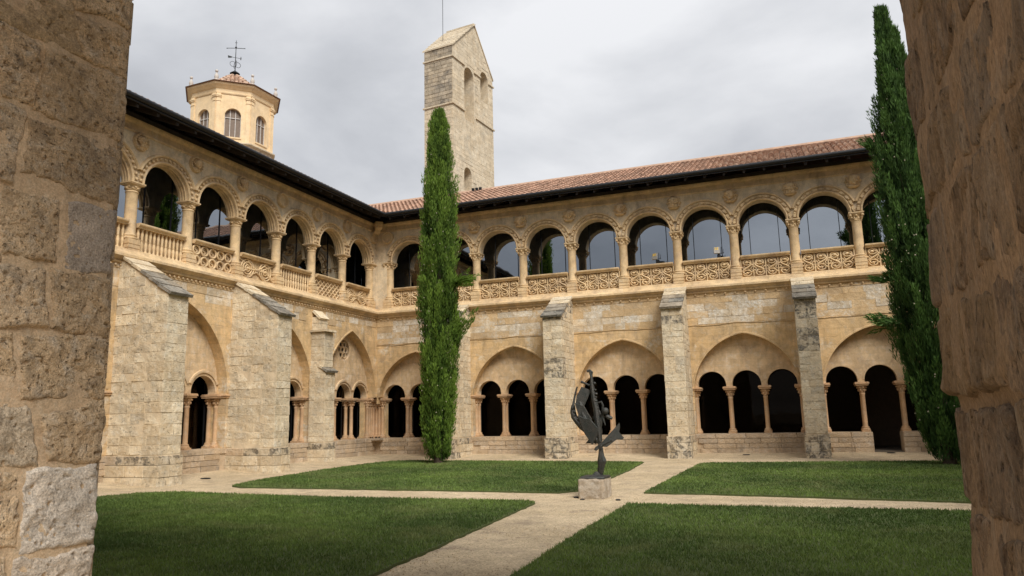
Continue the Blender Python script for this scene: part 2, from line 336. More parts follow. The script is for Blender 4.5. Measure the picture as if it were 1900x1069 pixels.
def gravelmat():
    m, t, p = nodes_of('pale_gravel'); g = G(t); P = g.pos()
    col = g.mix(g.ramp(g.noise(P, .35, 6, .6), .36, .64), (.60, .485, .33), (.51, .405, .265))
    col = g.mix(g.ramp(g.noise(P, 2.3, 6, .65, .4), .52, .74), col, (.36, .285, .21))
    v = g.n('ShaderNodeTexVoronoi'); v.inputs['Scale'].default_value = 55; g.L(P, v.inputs['Vector'])
    hs = g.n('ShaderNodeSeparateColor'); g.L(v.outputs['Color'], hs.inputs[0]); col = g.mul(col, g.ramp(hs.outputs[0], 0, 1, .72, 1.25))
    col = g.mul(col, g.ramp(g.noise(P, 30, 4, .7), .3, .7, .86, 1.12)); col = g.mul(col, g.ramp(g.noise(P, 1.1, 7, .72, .6), .40, .62, .84, 1.08))
    g.L(col, p.inputs['Base Color']); p.inputs['Roughness'].default_value = .95; p.inputs['Specular IOR Level'].default_value = .15
    h = g.math('SUBTRACT', g.math('MULTIPLY', g.noise(P, 5, 5), .6), g.math('MULTIPLY', v.outputs['Distance'], .9)); g.L(g.bump(h, .7, .012), p.inputs['Normal'])
    return m
M_gravel = gravelmat()
M_turf = plain('turf_soil', (.085, .105, .040), .95, var=.2, scale=5, c2=(.075, .10, .03))

# ------------------------------------------------------------------ shared rough blocks
def rough_block(k):
    R = random.Random(k); bm = bmesh.new(); bmesh.ops.create_cube(bm, size=1)
    for v in bm.verts: v.co += Vector([R.uniform(-.014, .014) for _ in range(3)])
    bmesh.ops.bevel(bm, geom=list(bm.edges), offset=.020, segments=1, affect='EDGES')
    for v in bm.verts: v.co += Vector([R.uniform(-.008, .008) for _ in range(3)])
    me = bpy.data.meshes.new('rough_block'); bm.to_mesh(me); bm.free(); return me
_base = [rough_block(k) for k in range(7)]; _blk = {}
def block(name, mat, parent, x0, x1, y0, y1, z0, z1):
    k = (mat.name, rnd.randrange(7))
    if k not in _blk: me = _base[k[1]].copy(); me.materials.append(mat); _blk[k] = me
    return inst(name, _blk[k], parent, ((x0+x1)/2, (y0+y1)/2, (z0+z1)/2), (x1-x0, y1-y0, z1-z0))

# ------------------------------------------------------------------ shared meshes for the cloister wings
def mesh_of(o): me = o.data; bpy.data.objects.remove(o); return me
def torus_pts(c, r, n=20): return [(c[0]+r*math.cos(2*PI*i/n), c[1], c[2]+r*math.sin(2*PI*i/n)) for i in range(n)]
def build_shared():
    S = {}
    mb = MB(); mb.lathe([(.205, 0), (.205, .05), (.195, .08), (.192, 1.46), (.205, 1.50), (.225, 1.525), (.205, 1.55), (.19, 1.57)], 20); S['ushaft'] = mesh_of(mb.build('column_shaft', M_carved))
    mb = MB(); mb.box(-.26, .26, -.30, .27, -.68, -.60); mb.box(-.23, .23, -.27, .25, -.60, -.12); mb.lathe([(.24, -.14), (.29, -.10), (.29, -.06), (.23, -.03), (.25, .0), (.255, .03), (.21, .06)], 20)
    for q in (-.28, -.42, -.55): mb.box(-.245, .245, -.285, .26, q-.012, q+.012)
    S['ubase'] = mesh_of(mb.build('column_base', M_carved, bevel=0))
    for key in ('R', 'L'):
        mb = MB(); mb.lathe([(.19, 0), (.20, .06), (.215, .12), (.25, .17), (.275, .20)], 20)
        mb.box(-.30, .30, -.30, .30, .235, .285); mb.box(-.275, .275, -.275, .275, .20, .235)
        if key == 'R':
            for sx in (-1, 1):
                for sy in (-1, 1): mb.sphere((sx*.235, sy*.235, .155), .062, 8, 6); mb.sphere((sx*.19, sy*.19, .06), .045, 8, 5)
            for a in range(4): mb.sphere((.235*math.cos(a*PI/2), .235*math.sin(a*PI/2), .14), .05, 8, 5)
            for a in range(8): mb.sphere((.205*math.cos(a*PI/4+.39), .205*math.sin(a*PI/4+.39), .03), .045, 6, 5, sz=1.5)
        else:
            mb.lathe([(.20, .02), (.225, .035), (.20, .05)], 20, caps=False); mb.lathe([(.235, .16), (.265, .18), (.24, .2)], 20, caps=False)
            for a in range(14):
                q = 2*PI*a/14; mb.sphere((.215*math.cos(q), .215*math.sin(q), .10+.02*(-1)**a), .042, 6, 5)
        S['ucap'+key] = mesh_of(mb.build('capital', M_carved))
    # lower arcade twin shafts
    mb = MB(); mb.lathe([(.105, .0), (.088, .03), (.084, 1.28), (.10, 1.31), (.10, 1.335), (.085, 1.36)], 14); S['lshaft'] = mesh_of(mb.build('column_shaft', M_shaft))
    mb = MB(); mb.box(-.16, .16, -.16, .16, -.22, -.12); mb.lathe([(.165, -.13), (.17, -.09), (.135, -.06), (.13, -.04), (.14, -.02), (.12, .01)], 14); S['lbase'] = mesh_of(mb.build('column_base', M_shaft, bevel=.01))
    mb = MB(); mb.lathe([(.09, 0), (.10, .08), (.135, .18), (.175, .27)], 12)
    for a in range(8): q = a*PI/4+.2; mb.sphere((.155*math.cos(q), .155*math.sin(q), .21), .040, 6, 5); 
    for a in range(6): q = a*PI/3; mb.sphere((.12*math.cos(q), .12*math.sin(q), .10), .034, 6, 5, sz=1.6)
    S['lcap'] = mesh_of(mb.build('capital', M_shaft))
    mb = MB(); mb.box(-.24, .24, -.20, .52, 0, .06); mb.box(-.27, .27, -.23, .55, .06, .12); mb.box(-.255, .255, -.215, .535, .12, .15); S['impost'] = mesh_of(mb.build('impost_block', M_shaft, bevel=.008))
    # baluster
    mb = MB(); mb.lathe([(.045, 0), (.045, .06), (.03, .09), (.052, .20), (.056, .28), (.03, .39), (.045, .42), (.03, .45), (.05, .56), (.052, .62), (.03, .72), (.045, .76), (.045, .82)], 10); S['baluster'] = mesh_of(mb.build('baluster', M_carved))
    # carved relief figures (four variants)
    for v in range(4):
        R = random.Random(v+3); mb = MB(); s = 1 if v % 2 == 0 else -1; a = R.uniform(-.03, .03)
        mb.tube([(s*(.13*math.sin(t*PI*2.0)+a), -.045, .10+.60*t) for t in [i/14 for i in range(15)]], [.038-.012*abs(i-7)/7 for i in range(15)], 6)
        mb.tube([(-s*.10*math.sin(t*PI*2.2), -.03, .16+.48*t) for t in [i/10 for i in range(11)]], .020, 5)
        mb.tube(torus_pts((0, -.04, .64), .115), .030, 6, True); mb.sphere((s*.02, -.055, .64), .060, 8, 6, sy=.7)
        mb.tube(torus_pts((.01*s, -.035, .17), .125), .028, 6, True); mb.sphere((-.01, -.04, .17), .05, 7, 5)
        for q in range(5):
            t = R.uniform(.15, .85); mb.sphere((R.choice((-1, 1))*R.uniform(.06, .17), -.04, .06+t*.68), R.uniform(.028, .045), 7, 5)
        for q in (-1, 1): mb.tube([(q*.17, -.03, .28), (q*.10, -.05, .36), (q*.16, -.04, .46)], .022, 5)
        S['relief%d' % v] = mesh_of(mb.build('relief_figure', M_carved))
    mb = MB(); mb.box(-.022, .022, -.06, .06, -.405, .405); S['rib'] = mesh_of(mb.build('panel_rib', M_carved))
    # medallions
    for v in range(4):
        mb = MB(); R = random.Random(v+20)
        mb.M = Matrix.Rotation(PI/2, 4, 'X')          # lathe axis -> -y
        mb.lathe([(.31, 0), (.31, .05), (.275, .11), (.235, .10), (.215, .03)], 24); mb.M = None
        n = 16
        for k in range(n): mb.sphere((.268*math.cos(2*PI*k/n), -.105, .268*math.sin(2*PI*k/n)), .042, 6, 5)
        S['roundel%d' % v] = mesh_of(mb.build('medallion', M_carved))
    mb = MB(); mb.M = Matrix.Rotation(PI/2, 4, 'X'); mb.lathe([(.27, 0), (.26, .05), (.22, .06)], 20); mb.M = None
    for k in range(10): mb.sphere((.25*math.cos(2*PI*k/10), -.05, .25*math.sin(2*PI*k/10)), .055, 7, 5)
    S['rosette'] = mesh_of(mb.build('rosette', M_carved))
    for v in range(4):
        mb = MB(); s = (-1, 1, 0, 1)[v]
        mb.sphere((0, -.08, .0), .125, 14, 10, sx=.92, sy=.95, sz=1.22)                    # skull
        mb.sphere((s*.03, -.10, .075), .135, 12, 8, sx=1.02, sy=.75, sz=.72)              # hair / cap
        mb.sphere((s*.035, -.205, -.015), .028, 8, 6, sz=1.7)                               # nose
        for q in (-1, 1):
            mb.sphere((s*.03+q*.048, -.175, .030), .024, 7, 5); mb.sphere((q*.115, -.09, -.01), .035, 7, 5, sz=1.3); mb.tube([(s*.03+q*.02, -.19, .062), (s*.03+q*.08, -.17, .062)], .012, 5)
            mb.sphere((s*.02+q*.058, -.15, -.05), .042, 7, 5)
        mb.tube([(s*.03-.04, -.185, -.075), (s*.03, -.198, -.072), (s*.03+.04, -.185, -.075)], .014, 5); mb.sphere((s*.02, -.15, -.125), .05, 8, 6)
        if v == 2:
            for q in range(7): mb.tube([((q-3)*.028, -.16, -.10), ((q-3)*.034, -.14, -.20)], .018, 5)
        mb.lathe([(.10, -.25), (.16, -.21), (.09, -.12)], 10, (0, -.04, 0), sy=.6)
        for q in range(9):
            a = PI*q/8; mb.sphere((.145*math.cos(a), -.06, .02+.15*math.sin(a)), .038, 6, 5)
        S['head%d' % v] = mesh_of(mb.build('carved_head', M_carved))
    mb = MB(); mb.lathe([(.118, 0), (.105, 0)], 5, (0, 0, 0), a0=0, a1=PI, caps=False)
    mb = MB()                                                                               # barrel tile, length along +y (down slope)
    n = 5; L_ = .50
    for i in range(n):
        a, b = PI*i/n, PI*(i+1)/n
        mb.quad((.095*math.cos(a), 0, .075*math.sin(a)), (.095*math.cos(b), 0, .075*math.sin(b)), (.115*math.cos(b), -L_, .095*math.sin(b)), (.115*math.cos(a), -L_, .095*math.sin(a)))
        mb.quad((.115*math.cos(a), -L_, .095*math.sin(a)), (.115*math.cos(b), -L_, .095*math.sin(b)), (.095*math.cos(b), -L_, .073*math.sin(b)), (.095*math.cos(a), -L_, .073*math.sin(a)))
    S['tile'] = mesh_of(mb.build('roof_tile', M_tile, merge=False, angle=0)); return S
S = build_shared()
def vary(me, mats):  # copies of a mesh in slightly different colours
    out_ = []
    for m in mats: c = me.copy(); c.materials.clear(); c.materials.append(m); out_.append(c)
    return out_
M_tiles = [M_tile, plain('pale_terracotta_tile', (.54, .37, .27), .85, var=.12, scale=2.5, bump=.4), plain('brown_terracotta_tile', (.33, .18, .12), .85, var=.12, scale=2.5, bump=.4), plain('orange_terracotta_tile', (.46, .27, .18), .85, var=.1, scale=2.5, bump=.4)]
S['tiles'] = vary(S['tile'], M_tiles)

# ------------------------------------------------------------------ ground
gp = MB(); nx, ny = 134, 124
for j in range(ny+1):
    for i in range(nx+1):
        x, y = .3+i*.2425, -.3-j*.2425
        d = max(0, min(x-.45, -.45-y, 32.4-x)); t = min(1, d/2.0); t = t*t*(3-2*t)
        z = -.12*t + .012*(mnoise.noise(Vector((x*.8, y*.8, 0)))) + .005*mnoise.noise(Vector((x*3, y*3, 5)))
        gp.v.append((x, y, z))
gp.f = [(j*(nx+1)+i, (j+1)*(nx+1)+i, (j+1)*(nx+1)+i+1, j*(nx+1)+i+1) for j in range(ny) for i in range(nx)]; gp.t = [0]*len(gp.f)
tag(gp.build('path', M_gravel, merge=False, angle=0), 'pale sandy gravel paths and walkway crossing the courtyard between the lawns', kind='structure')
g2 = MB(); g2.box(-700, 700, -700, 700, -3, -.6)
tag(g2.build('ground', plain('dry_earth', (.22, .18, .12), .95, scale=.3)), 'dry earth stretching away beyond the monastery', kind='structure')

def inside(px_, py_, poly):
    c = np.zeros(len(px_), bool); n = len(poly)
    for i in range(n):
        x1, y1 = poly[i]; x2, y2 = poly[(i+1) % n]
        if y1 == y2: continue
        c ^= ((y1 > py_) != (y2 > py_)) & (px_ < (x2-x1)*(py_-y1)/(y2-y1)+x1)
    return c
npr = np.random.default_rng(5)
def lawn(poly, label, dens_fn, h=.050):
    n = len(poly); P = []
    for i in range(n):                                         # ragged edge
        a, b = Vector(poly[i]), Vector(poly[(i+1) % n]); m = max(1, int((b-a).length/.15))
        for k in range(m):
            q = a.lerp(b, k/m); P.append((q.x+.035*mnoise.noise(Vector((q.x*4, q.y*4, 1))), q.y+.05*mnoise.noise(Vector((q.x*4, q.y*4, 9)))))
    mb = MB(); N_ = len(P); mb.add([(x, y, -.085) for x, y in P]+[(x, y, -.2) for x, y in P], [tuple(range(N_))]+[(i, (i+1) % N_, N_+(i+1) % N_, N_+i) for i in range(N_)])
    base = mb.build('turf', M_turf, None, smooth=False)
    xs = [p[0] for p in P]; ys = [p[1] for p in P]; X = []; Y = []
    for yb in np.arange(min(ys), max(ys), 1.0):
        d = dens_fn(yb+.5); k = int(d*(max(xs)-min(xs))); X.append(npr.uniform(min(xs), max(xs), k)); Y.append(npr.uniform(yb, yb+1, k))
    X = np.concatenate(X); Y = np.concatenate(Y); ins = inside(X, Y, P); X = X[ins]; Y = Y[ins]; k = len(X)
    dist = np.hypot(X-20.5, Y+33.3); wd = np.clip(dist*.00075, .006, .02)*npr.uniform(.7, 1.3, k); a = npr.uniform(0, 2*PI, k); H_ = h*npr.uniform(.55, 1.15, k)
    lx = npr.normal(0, .018, k); ly = npr.normal(0, .018, k); Z = -.088
    V = np.empty((k, 3, 3)); V[:, 0] = np.stack([X-np.cos(a)*wd, Y-np.sin(a)*wd, np.full(k, Z)], 1); V[:, 1] = np.stack([X+np.cos(a)*wd, Y+np.sin(a)*wd, np.full(k, Z)], 1); V[:, 2] = np.stack([X+lx, Y+ly, Z+H_], 1)
    me = bpy.data.meshes.new('grass'); me.vertices.add(3*k); me.loops.add(3*k); me.polygons.add(k)
    me.vertices.foreach_set('co', V.ravel()); me.loops.foreach_set('vertex_index', np.arange(3*k)); me.polygons.foreach_set('loop_start', np.arange(0, 3*k, 3))
    me.update(calc_edges=True); at = me.attributes.new('tint', 'FLOAT', 'FACE')
    patch = np.array([mnoise.noise(Vector((x*.35, y*.35, 3))) for x, y in zip(X[::1], Y[::1])]); at.data.foreach_set('value', np.clip(npr.uniform(-.9, .6, k)+patch*1.9, -1, 1).astype(np.float32))
    me.materials.append(M_grass); o = bpy.data.objects.new('grass', me); COL.objects.link(o); base.parent = o
    tag(base, kind='structure'); tag(o, label, 'lawn', kind='stuff')
dn = lambda y: 260 + 1500*max(0, min(1, (-17.5-y)/6))
dn = lambda y: 420 if y > -12 else (620 if y > -18 else (1000 if y > -21 else 1500))
lawn([(5.6, -16.12), (5.0, -15.75), (4.5, -14.0), (3.8, -9.5), (3.6, -6.3), (3.75, -4.6), (4.4, -4.15), (14.5, -5.0), (14.95, -5.2), (15.25, -9), (15.35, -12.4), (15.47, -15.6), (15.1, -16.25), (10.1, -16.15)], 'short green lawn under the tall slim cypress, behind the crossing path', dn)
lawn([(3.6, -19.4), (4.0, -18.0), (4.8, -17.6), (9.9, -18.1), (14.9, -18.0), (15.22, -18.35), (15.45, -21.5), (15.7, -25.4), (15.75, -29), (3.2, -29)], 'dark green lawn in front of the nearest pale buttress', dn)
lawn([(17.15, -18.15), (18.6, -18.24), (23, -18.23), (30, -18.2), (30, -29), (17.4, -29), (17.3, -25), (17.2, -22.5)], 'dark green lawn nearest the viewer beside the rough brown stone jamb', dn)
lawn([(17.05, -16.0), (17.06, -11.9), (17.1, -6.2), (17.3, -5.6), (24.4, -4.6), (30, -4.5), (30, -16.9), (23.25, -16.8), (19.5, -16.2)], 'green lawn under the broad dark cypress, behind the crossing path', dn)
peb = MB()
for _ in range(7000):
    if rnd.random() < .6: y = rnd.uniform(-27.5, -2.2); x = 16.25+rnd.uniform(-.9, .9)
    else:
        y = rnd.choice((rnd.uniform(-18, -16.2), rnd.uniform(-4, -1.2))); x = rnd.uniform(1.5, 25)
    r = rnd.uniform(.006, .016); a = rnd.uniform(0, 6.28); z = -.116
    if y > -2.4: continue
    if x < 3.0: continue
    peb.tint = rnd.uniform(-1, 1); peb.add([(x+r*math.cos(a+q), y+r*math.sin(a+q), z-.01) for q in (0, 1.6, 3.1, 4.7)]+[(x, y, z+r*.8)], [(0, 1, 4), (1, 2, 4), (2, 3, 4), (3, 0, 4)])
tag(peb.build('gravel', M_gravel, merge=False, smooth=False), 'loose pale pebbles scattered over the sandy paths', 'gravel', kind='stuff')

# ------------------------------------------------------------------ cloister wing
SP = 2.5
def miter(sg, x, y): return sg*x > -y+1e-9
def wing(sg, root, L, off, bays, butts, upk, P):
    """local frame: facade looks towards -y, x runs along the wall; sg=+1 from the corner to +x, sg=-1 to -x."""
    zu = P['dz']
    X = lambda u: sg*u
    def rng(u0, u1): return (min(X(u0), X(u1)), max(X(u0), X(u1)))
    half, zs, c = P['half'], P['zs'], P['c']
    # ---- lower wall with the big pointed arches
    ops = [Arch(X(b), half, zs, -.3, c, 26) for b in bays]
    cor = rng(.30, P['c0']); 
    wl = MB(); a, b = rng(.45, L)
    arch_wall(wl, a, b, -.3, 6.95, -.45, .05, ops+[Rect(cor[0], cor[1], -.3, 2.82)])
    wl.build('lower_wall', M_wall, root, smooth=False)
    # roll along the edge of every pointed arch
    for o in ops:
        A = math.acos(o.c/o.R)
        for s_ in (-1, 1):
            mb = MB(); ccx = o.cx - s_*(-1)*0; 
            cxx = o.cx + (-s_)*o.c*(-1) if False else o.cx - s_*o.c
            angs = (0, A) if s_ > 0 else (PI-A, PI)
            mb.arc_band(cxx, o.zs, [(o.R-.002, -.47), (o.R+.055, -.47), (o.R+.075, -.45), (o.R-.002, -.44)], angs[0], angs[1], 16)
            mb.build('arch_moulding', M_wall, root)
    # ---- tympana with three round openings each
    for bi, bc in enumerate(bays):
        cx = X(bc); tw = MB(); so_ = [Arch(cx+d*1.45, .60, 2.86, 2.79, 0, 16) for d in (-1, 0, 1)]
        if P['oculus']: so_.append(Hole(cx+.0, 5.12, .50, 18))
        e0 = .32 if bi == 0 else .05
        arch_wall(tw, cx-half-(.55 if (bi == 0 and sg > 0) else .04), cx+half+(.5 if (bi == 0 and sg < 0) else .04), 2.79, P['apex']+.08, 0, .34, so_)
        tw.build('tympanum', M_tymp, root, smooth=False)
        for d in (-1, 0, 1):
            if P['hood']:
                mb = MB(); mb.arc_band(cx+d*1.45, 2.90, [(.66, .01), (.66, -.045), (.71, -.06), (.76, -.05), (.78, .01)], .36, PI-.36, 18); mb.build('hood_mould', M_tymp, root)
            else:
                mb = MB(); mb.arc_band(cx+d*1.45, 2.86, [(.598, .02), (.598, -.012), (.66, -.012), (.67, .02)], .06, PI-.06, 18); mb.build('hood_mould', M_tymp, root)
        if P['oculus']:
            mb = MB(); mb.tube(torus_pts((cx, .03, 5.12), .51, 26), .035, 6, True)
            for k in range(6):
                a_ = k*PI/3; mb.tube(torus_pts((cx+.30*math.cos(a_), .12, 5.12+.30*math.sin(a_)), .14, 12), .040, 5, True)
            mb.tube(torus_pts((cx, .12, 5.12), .13, 12), .036, 5, True); mb.build('oculus_tracery', M_tymp, root)
        # twin columns
        for d in (-1.5, -.5, .5, 1.5):
            px = cx+d*1.45
            for yy in ((.02, .34) if True else (.02,)):
                col = inst('column', S['lshaft'], root, (px, yy-.0+.0, .98)); inst('capital', S['lcap'], col, (0, 0, 1.37)); inst('column_base', S['lbase'], col, (0, 0, 0))
            if abs(d) < 1: inst('impost', S['impost'], root, (px, 0, 2.63))
            else:
                mb = MB(); s_ = 1 if d > 0 else -1; xa, xb = sorted((px-s_*.25, px+s_*(.30)))
                mb.box(xa, xb, -.22, .53, 2.63, 2.69); mb.box(xa-.02, xb+.02, -.25, .55, 2.69, 2.75); mb.box(xa, xb, -.23, .53, 2.75, 2.785); mb.build('impost', M_shaft, root, bevel=.008)
                mb = MB(); xa, xb = sorted((px+s_*.0, px+s_*.32)); mb.box(xa, xb, .08, .30, .8, 2.63); mb.build('jamb', M_wall, root)
        # glazing set behind the columns
        for d in (-1, 0, 1):
            if P['door'] == (bi, d*sg): continue
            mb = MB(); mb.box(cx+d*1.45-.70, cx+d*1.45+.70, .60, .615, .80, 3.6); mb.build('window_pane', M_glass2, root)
        mb = MB(); 
        for q in (-2.18, -.725, .725, 2.18): mb.box(cx+q-.025, cx+q+.025, .57, .645, .80, 3.6)
        mb.build('window_frame', M_mull, root)
        # pier blocks (seen in the reveals of the big arches)
    piers = []
    edges = sorted([(b-half, b+half) for b in bays])
    for (a0, a1), (b0, b1) in zip(edges, edges[1:]): piers.append((a1, b0))
    piers.append((edges[-1][1], min(L, edges[-1][1]+.95)))
    for (p0, p1) in piers:
        z = .80
        while z < 2.6:
            h = min(rnd.choice((.26, .30, .34)), 2.63-z)
            if h < .1: break
            xa, xb = rng(p0-.006, p1+.006); m = (xa+xb)/2+rnd.uniform(-.15, .15)
            for q0, q1 in ((xa, m-.006), (m+.006, xb)):
                block('pier_stone', M_wstone, root, q0, q1, -.462, -.02, z+.006, z+h-.006)
            z += h
        mb = MB(); xa, xb = rng(p0-.05, p1+.05); mb.box(xa, xb, -.50, .0, 2.64, 2.70); mb.box(xa-.03, xb+.03, -.53, .0, 2.70, 2.76); mb.build('impost', M_shaft, root, bevel=.01)
    # cluster of slim shafts in the courtyard corner
    for k in range(4):
        px = X(P['clu'][k]); col = inst('column', S['lshaft'], root, (px, -.05, .98)); inst('capital', S['lcap'], col, (0, 0, 1.37)); inst('column_base', S['lbase'], col, (0, 0, 0))
    mb = MB(); xa, xb = rng(.06, P['c0']+.02); mb.box(xa, xb, -.30, .3, 2.63, 2.69); mb.box(xa-.02, xb+.02, -.33, .3, 2.69, 2.79); mb.build('impost', M_shaft, root, bevel=.01)
    mb = MB(); xa, xb = rng(0, P['clu'][0]+.12); mb.box(xa, xb, .04, .32, .8, 2.63); mb.build('jamb', M_wall, root)
    # ---- parapet
    segs = [(P['par0'], L)]
    if P['gap']: segs = [(P['par0'], P['gap'][0]), (P['gap'][1], L)]
    for s0, s1 in segs:
        a, b = rng(s0, s1); mb = MB(); mb.box(a, b, -.455, .48, -.4, .735); mb.build('parapet_core', M_joint2, root)
        # coping
        u = s0
        while u < s1-.02:
            w_ = min(rnd.uniform(.8, 1.5), s1-u); a, b = rng(u+.006, u+w_-.006); block('parapet_coping', M_par, root, a, b, -.50, .50, .60, .785); u += w_
        vis = P['parvis']
        z = -.03
        for h in (.22, .20, .20):
            u = s0; 
            while u < s1-.02:
                w_ = min(rnd.uniform(.35, .95), s1-u)
                if s1-u-w_ < .2: w_ = s1-u
                if vis[0] < u < vis[1] and not any(bc-.5 < u+w_/2 < bc+.5 for bc in butts):
                    a, b = rng(u+.009, u+w_-.009); block('parapet_stone', M_par, root, a, b, -.49-rnd.uniform(0, .018), -.40, z+.008, z+h-.008)
                u += w_
            z += h
    # ---- weathered ashlar above the arches
    courses = P['courses']
    for (z0, z1, u0, u1) in courses:
        u = u0
        while u < u1-.1:
            w_ = min(rnd.uniform(.45, 1.05), u1-u)
            if u1-u-w_ < .25: w_ = u1-u
            if not any(bc-.42 < u+w_/2 < bc+.42 for bc in butts):
                a, b = rng(u+.004, u+w_-.004); d_ = rnd.choice((.004, .008, .014, .020)); block('wall_stone', M_wpale if rnd.random() < .38 else M_wstone, root, a, b, -.45-d_, -.40, z0+.003, z1-.003)
            u += w_
    # thin ragged edge of the plaster coat
    if P['lip']:
        pts = []; a, b = rng(.5, L-.2); n = int((b-a)/.12)
        for i in range(n+1):
            x = a+(b-a)*i/n; z = 5.46+.05*mnoise.noise(Vector((x*.9, 0, 0)))+.03*mnoise.noise(Vector((x*3.1, 4, 0)))
            nb = min(bays, key=lambda q: abs(X(q)-x)); z += .03*math.exp(-((x-X(nb))/.6)**2); pts.append((x, -.462, z))
        mb = MB(); mb.tube(pts, .020, 5); mb.build('plaster_edge', M_wstone, root)
    # ---- string course
    a, b = rng(.45, L)
    mb = MB(); mb.extr_x([(-.40, 6.86), (-.52, 6.88), (-.55, 6.93), (-.52, 6.95), (-.56, 6.99), (-.66, 7.06), (-.70, 7.08), (-.70, 7.16), (-.66, 7.18), (-.40, 7.20)], a-(.25 if sg > 0 else 0), b+(.25 if sg < 0 else 0)); mb.build('string_course', M_carved, root)
    mb = MB(); u = .75
    while u < min(L, P['seen']):
        mb.sphere((X(u), -.50, 6.80), .042, 6, 5); u += P['bead']
    tag(mb.build('bead_ornament', M_carved, root), kind='stuff')
    mb = MB(); mb.extr_x([(-.42, 6.70), (-.475, 6.715), (-.475, 6.735), (-.42, 6.75)], a, b); mb.build('string_fillet', M_carved, root)
    mb = MB(); mb.extr_x([(.15, 7.16), (-.66, 7.16), (-.45, 7.28), (-.36, 7.31), (-.33, 7.34), (-.30, 7.42), (.15, 7.42)], a-(.2 if sg > 0 else 0), b+(.2 if sg < 0 else 0)); mb.build('ledge', M_carved, root)
    # ---- upper arcade
    ks = list(range(0, upk+1)); cols = [off+SP*k for k in ks]
    zc = zu+9.57; zsp = zu+9.855; r = 1.0
    aops = [Arch(X(off+SP*(k+.5)), r, zsp, zsp, 0, 24) for k in ks[:-1]]
    mb = MB(); a, b = rng(.22, cols[-1]+.25); arch_wall(mb, a, b, zsp, 11.95, -.22, .25, aops); mb.build('spandrel_wall', M_spandrel, root, smooth=False)
    for k in ks[:-1]:
        cx = X(off+SP*(k+.5)); mb = MB(); lim = .085
        for pr, lm in (([(.998, -.20), (.998, -.27), (1.04, -.31), (1.08, -.285), (1.10, -.235), (1.10, -.20)], 0.0), ([(1.10, -.235), (1.235, -.245), (1.235, -.20), (1.10, -.20)], .10), ([(1.235, -.20), (1.235, -.285), (1.275, -.335), (1.33, -.315), (1.36, -.20)], .36)):
            mb.arc_band(cx, zsp, pr, lm, PI-lm, 30)
        if P['intr']:
            for yy in (-.12, .0, .12): mb.tube([(cx+(.985)*math.cos(t*PI/20), yy, zsp+.985*math.sin(t*PI/20)) for t in range(21)], .038, 6)
        arch = mb.build('archivolt', M_carved, root)
        mb = MB()
        if P['petal'] == 'bead':
            for q in range(19):
                t = PI*(q+.5)/19
                mb.sphere((cx+1.168*math.cos(t), -.270, zsp+1.168*math.sin(t)), .055, 7, 5)
        else:
            for q in range(13):
                t = PI*(q+.5)/13; mb.M = Matrix.Translation((cx+1.165*math.cos(t), -.245, zsp+1.165*math.sin(t))) @ Matrix.Rotation(-(t-PI/2), 4, 'Y')
                mb.box(-.085, .045, -.075, .02, -.060, .050); mb.sphere((0.085, -.04, .0), .050, 6, 5)
            mb.M = None
        o_ = mb.build('arch_ornament', M_carved, arch); tag(o_, kind='stuff')
    mb = MB(); a, b = rng(.222, cols[0]-.06); mb.box(a, b, -.218, .25, 7.3, zsp-.0); mb.build('corner_pier', M_spandrel, root)
    # parts below each column
    for k, u in zip(ks, cols):
        x = X(u); col = inst('column', S['ushaft'], root, (x, 0, zu+8.0)); inst('column_base', S['ubase'], col, (0, 0, 0))
        inst('capital', S['ucap'+P['cap']], col, (0, 0, 1.57))
        if 0 <= k and k in P['med']:
            kind, v = P['med'][k]; z = P['medz']
            if kind == 'ring':
                m_ = inst('medallion', S['roundel0'], root, (x, -.22, z), (1.08, 1.15, 1.08)); 
            elif kind == 'both':
                m_ = inst('medallion', S['roundel0'], root, (x, -.22, z)); inst('carved_head', S['head%d' % v], m_, (0, -.02, 0), (1.05, 1.2, 1.0))
            else: m_ = inst('carved_head', S['head%d' % v], root, (x, -.20, z+.02), (1.5, 1.7, 1.30)); inst('rosette', S['rosette'], m_, (0, .0, -.02), (.75, .8, .86))
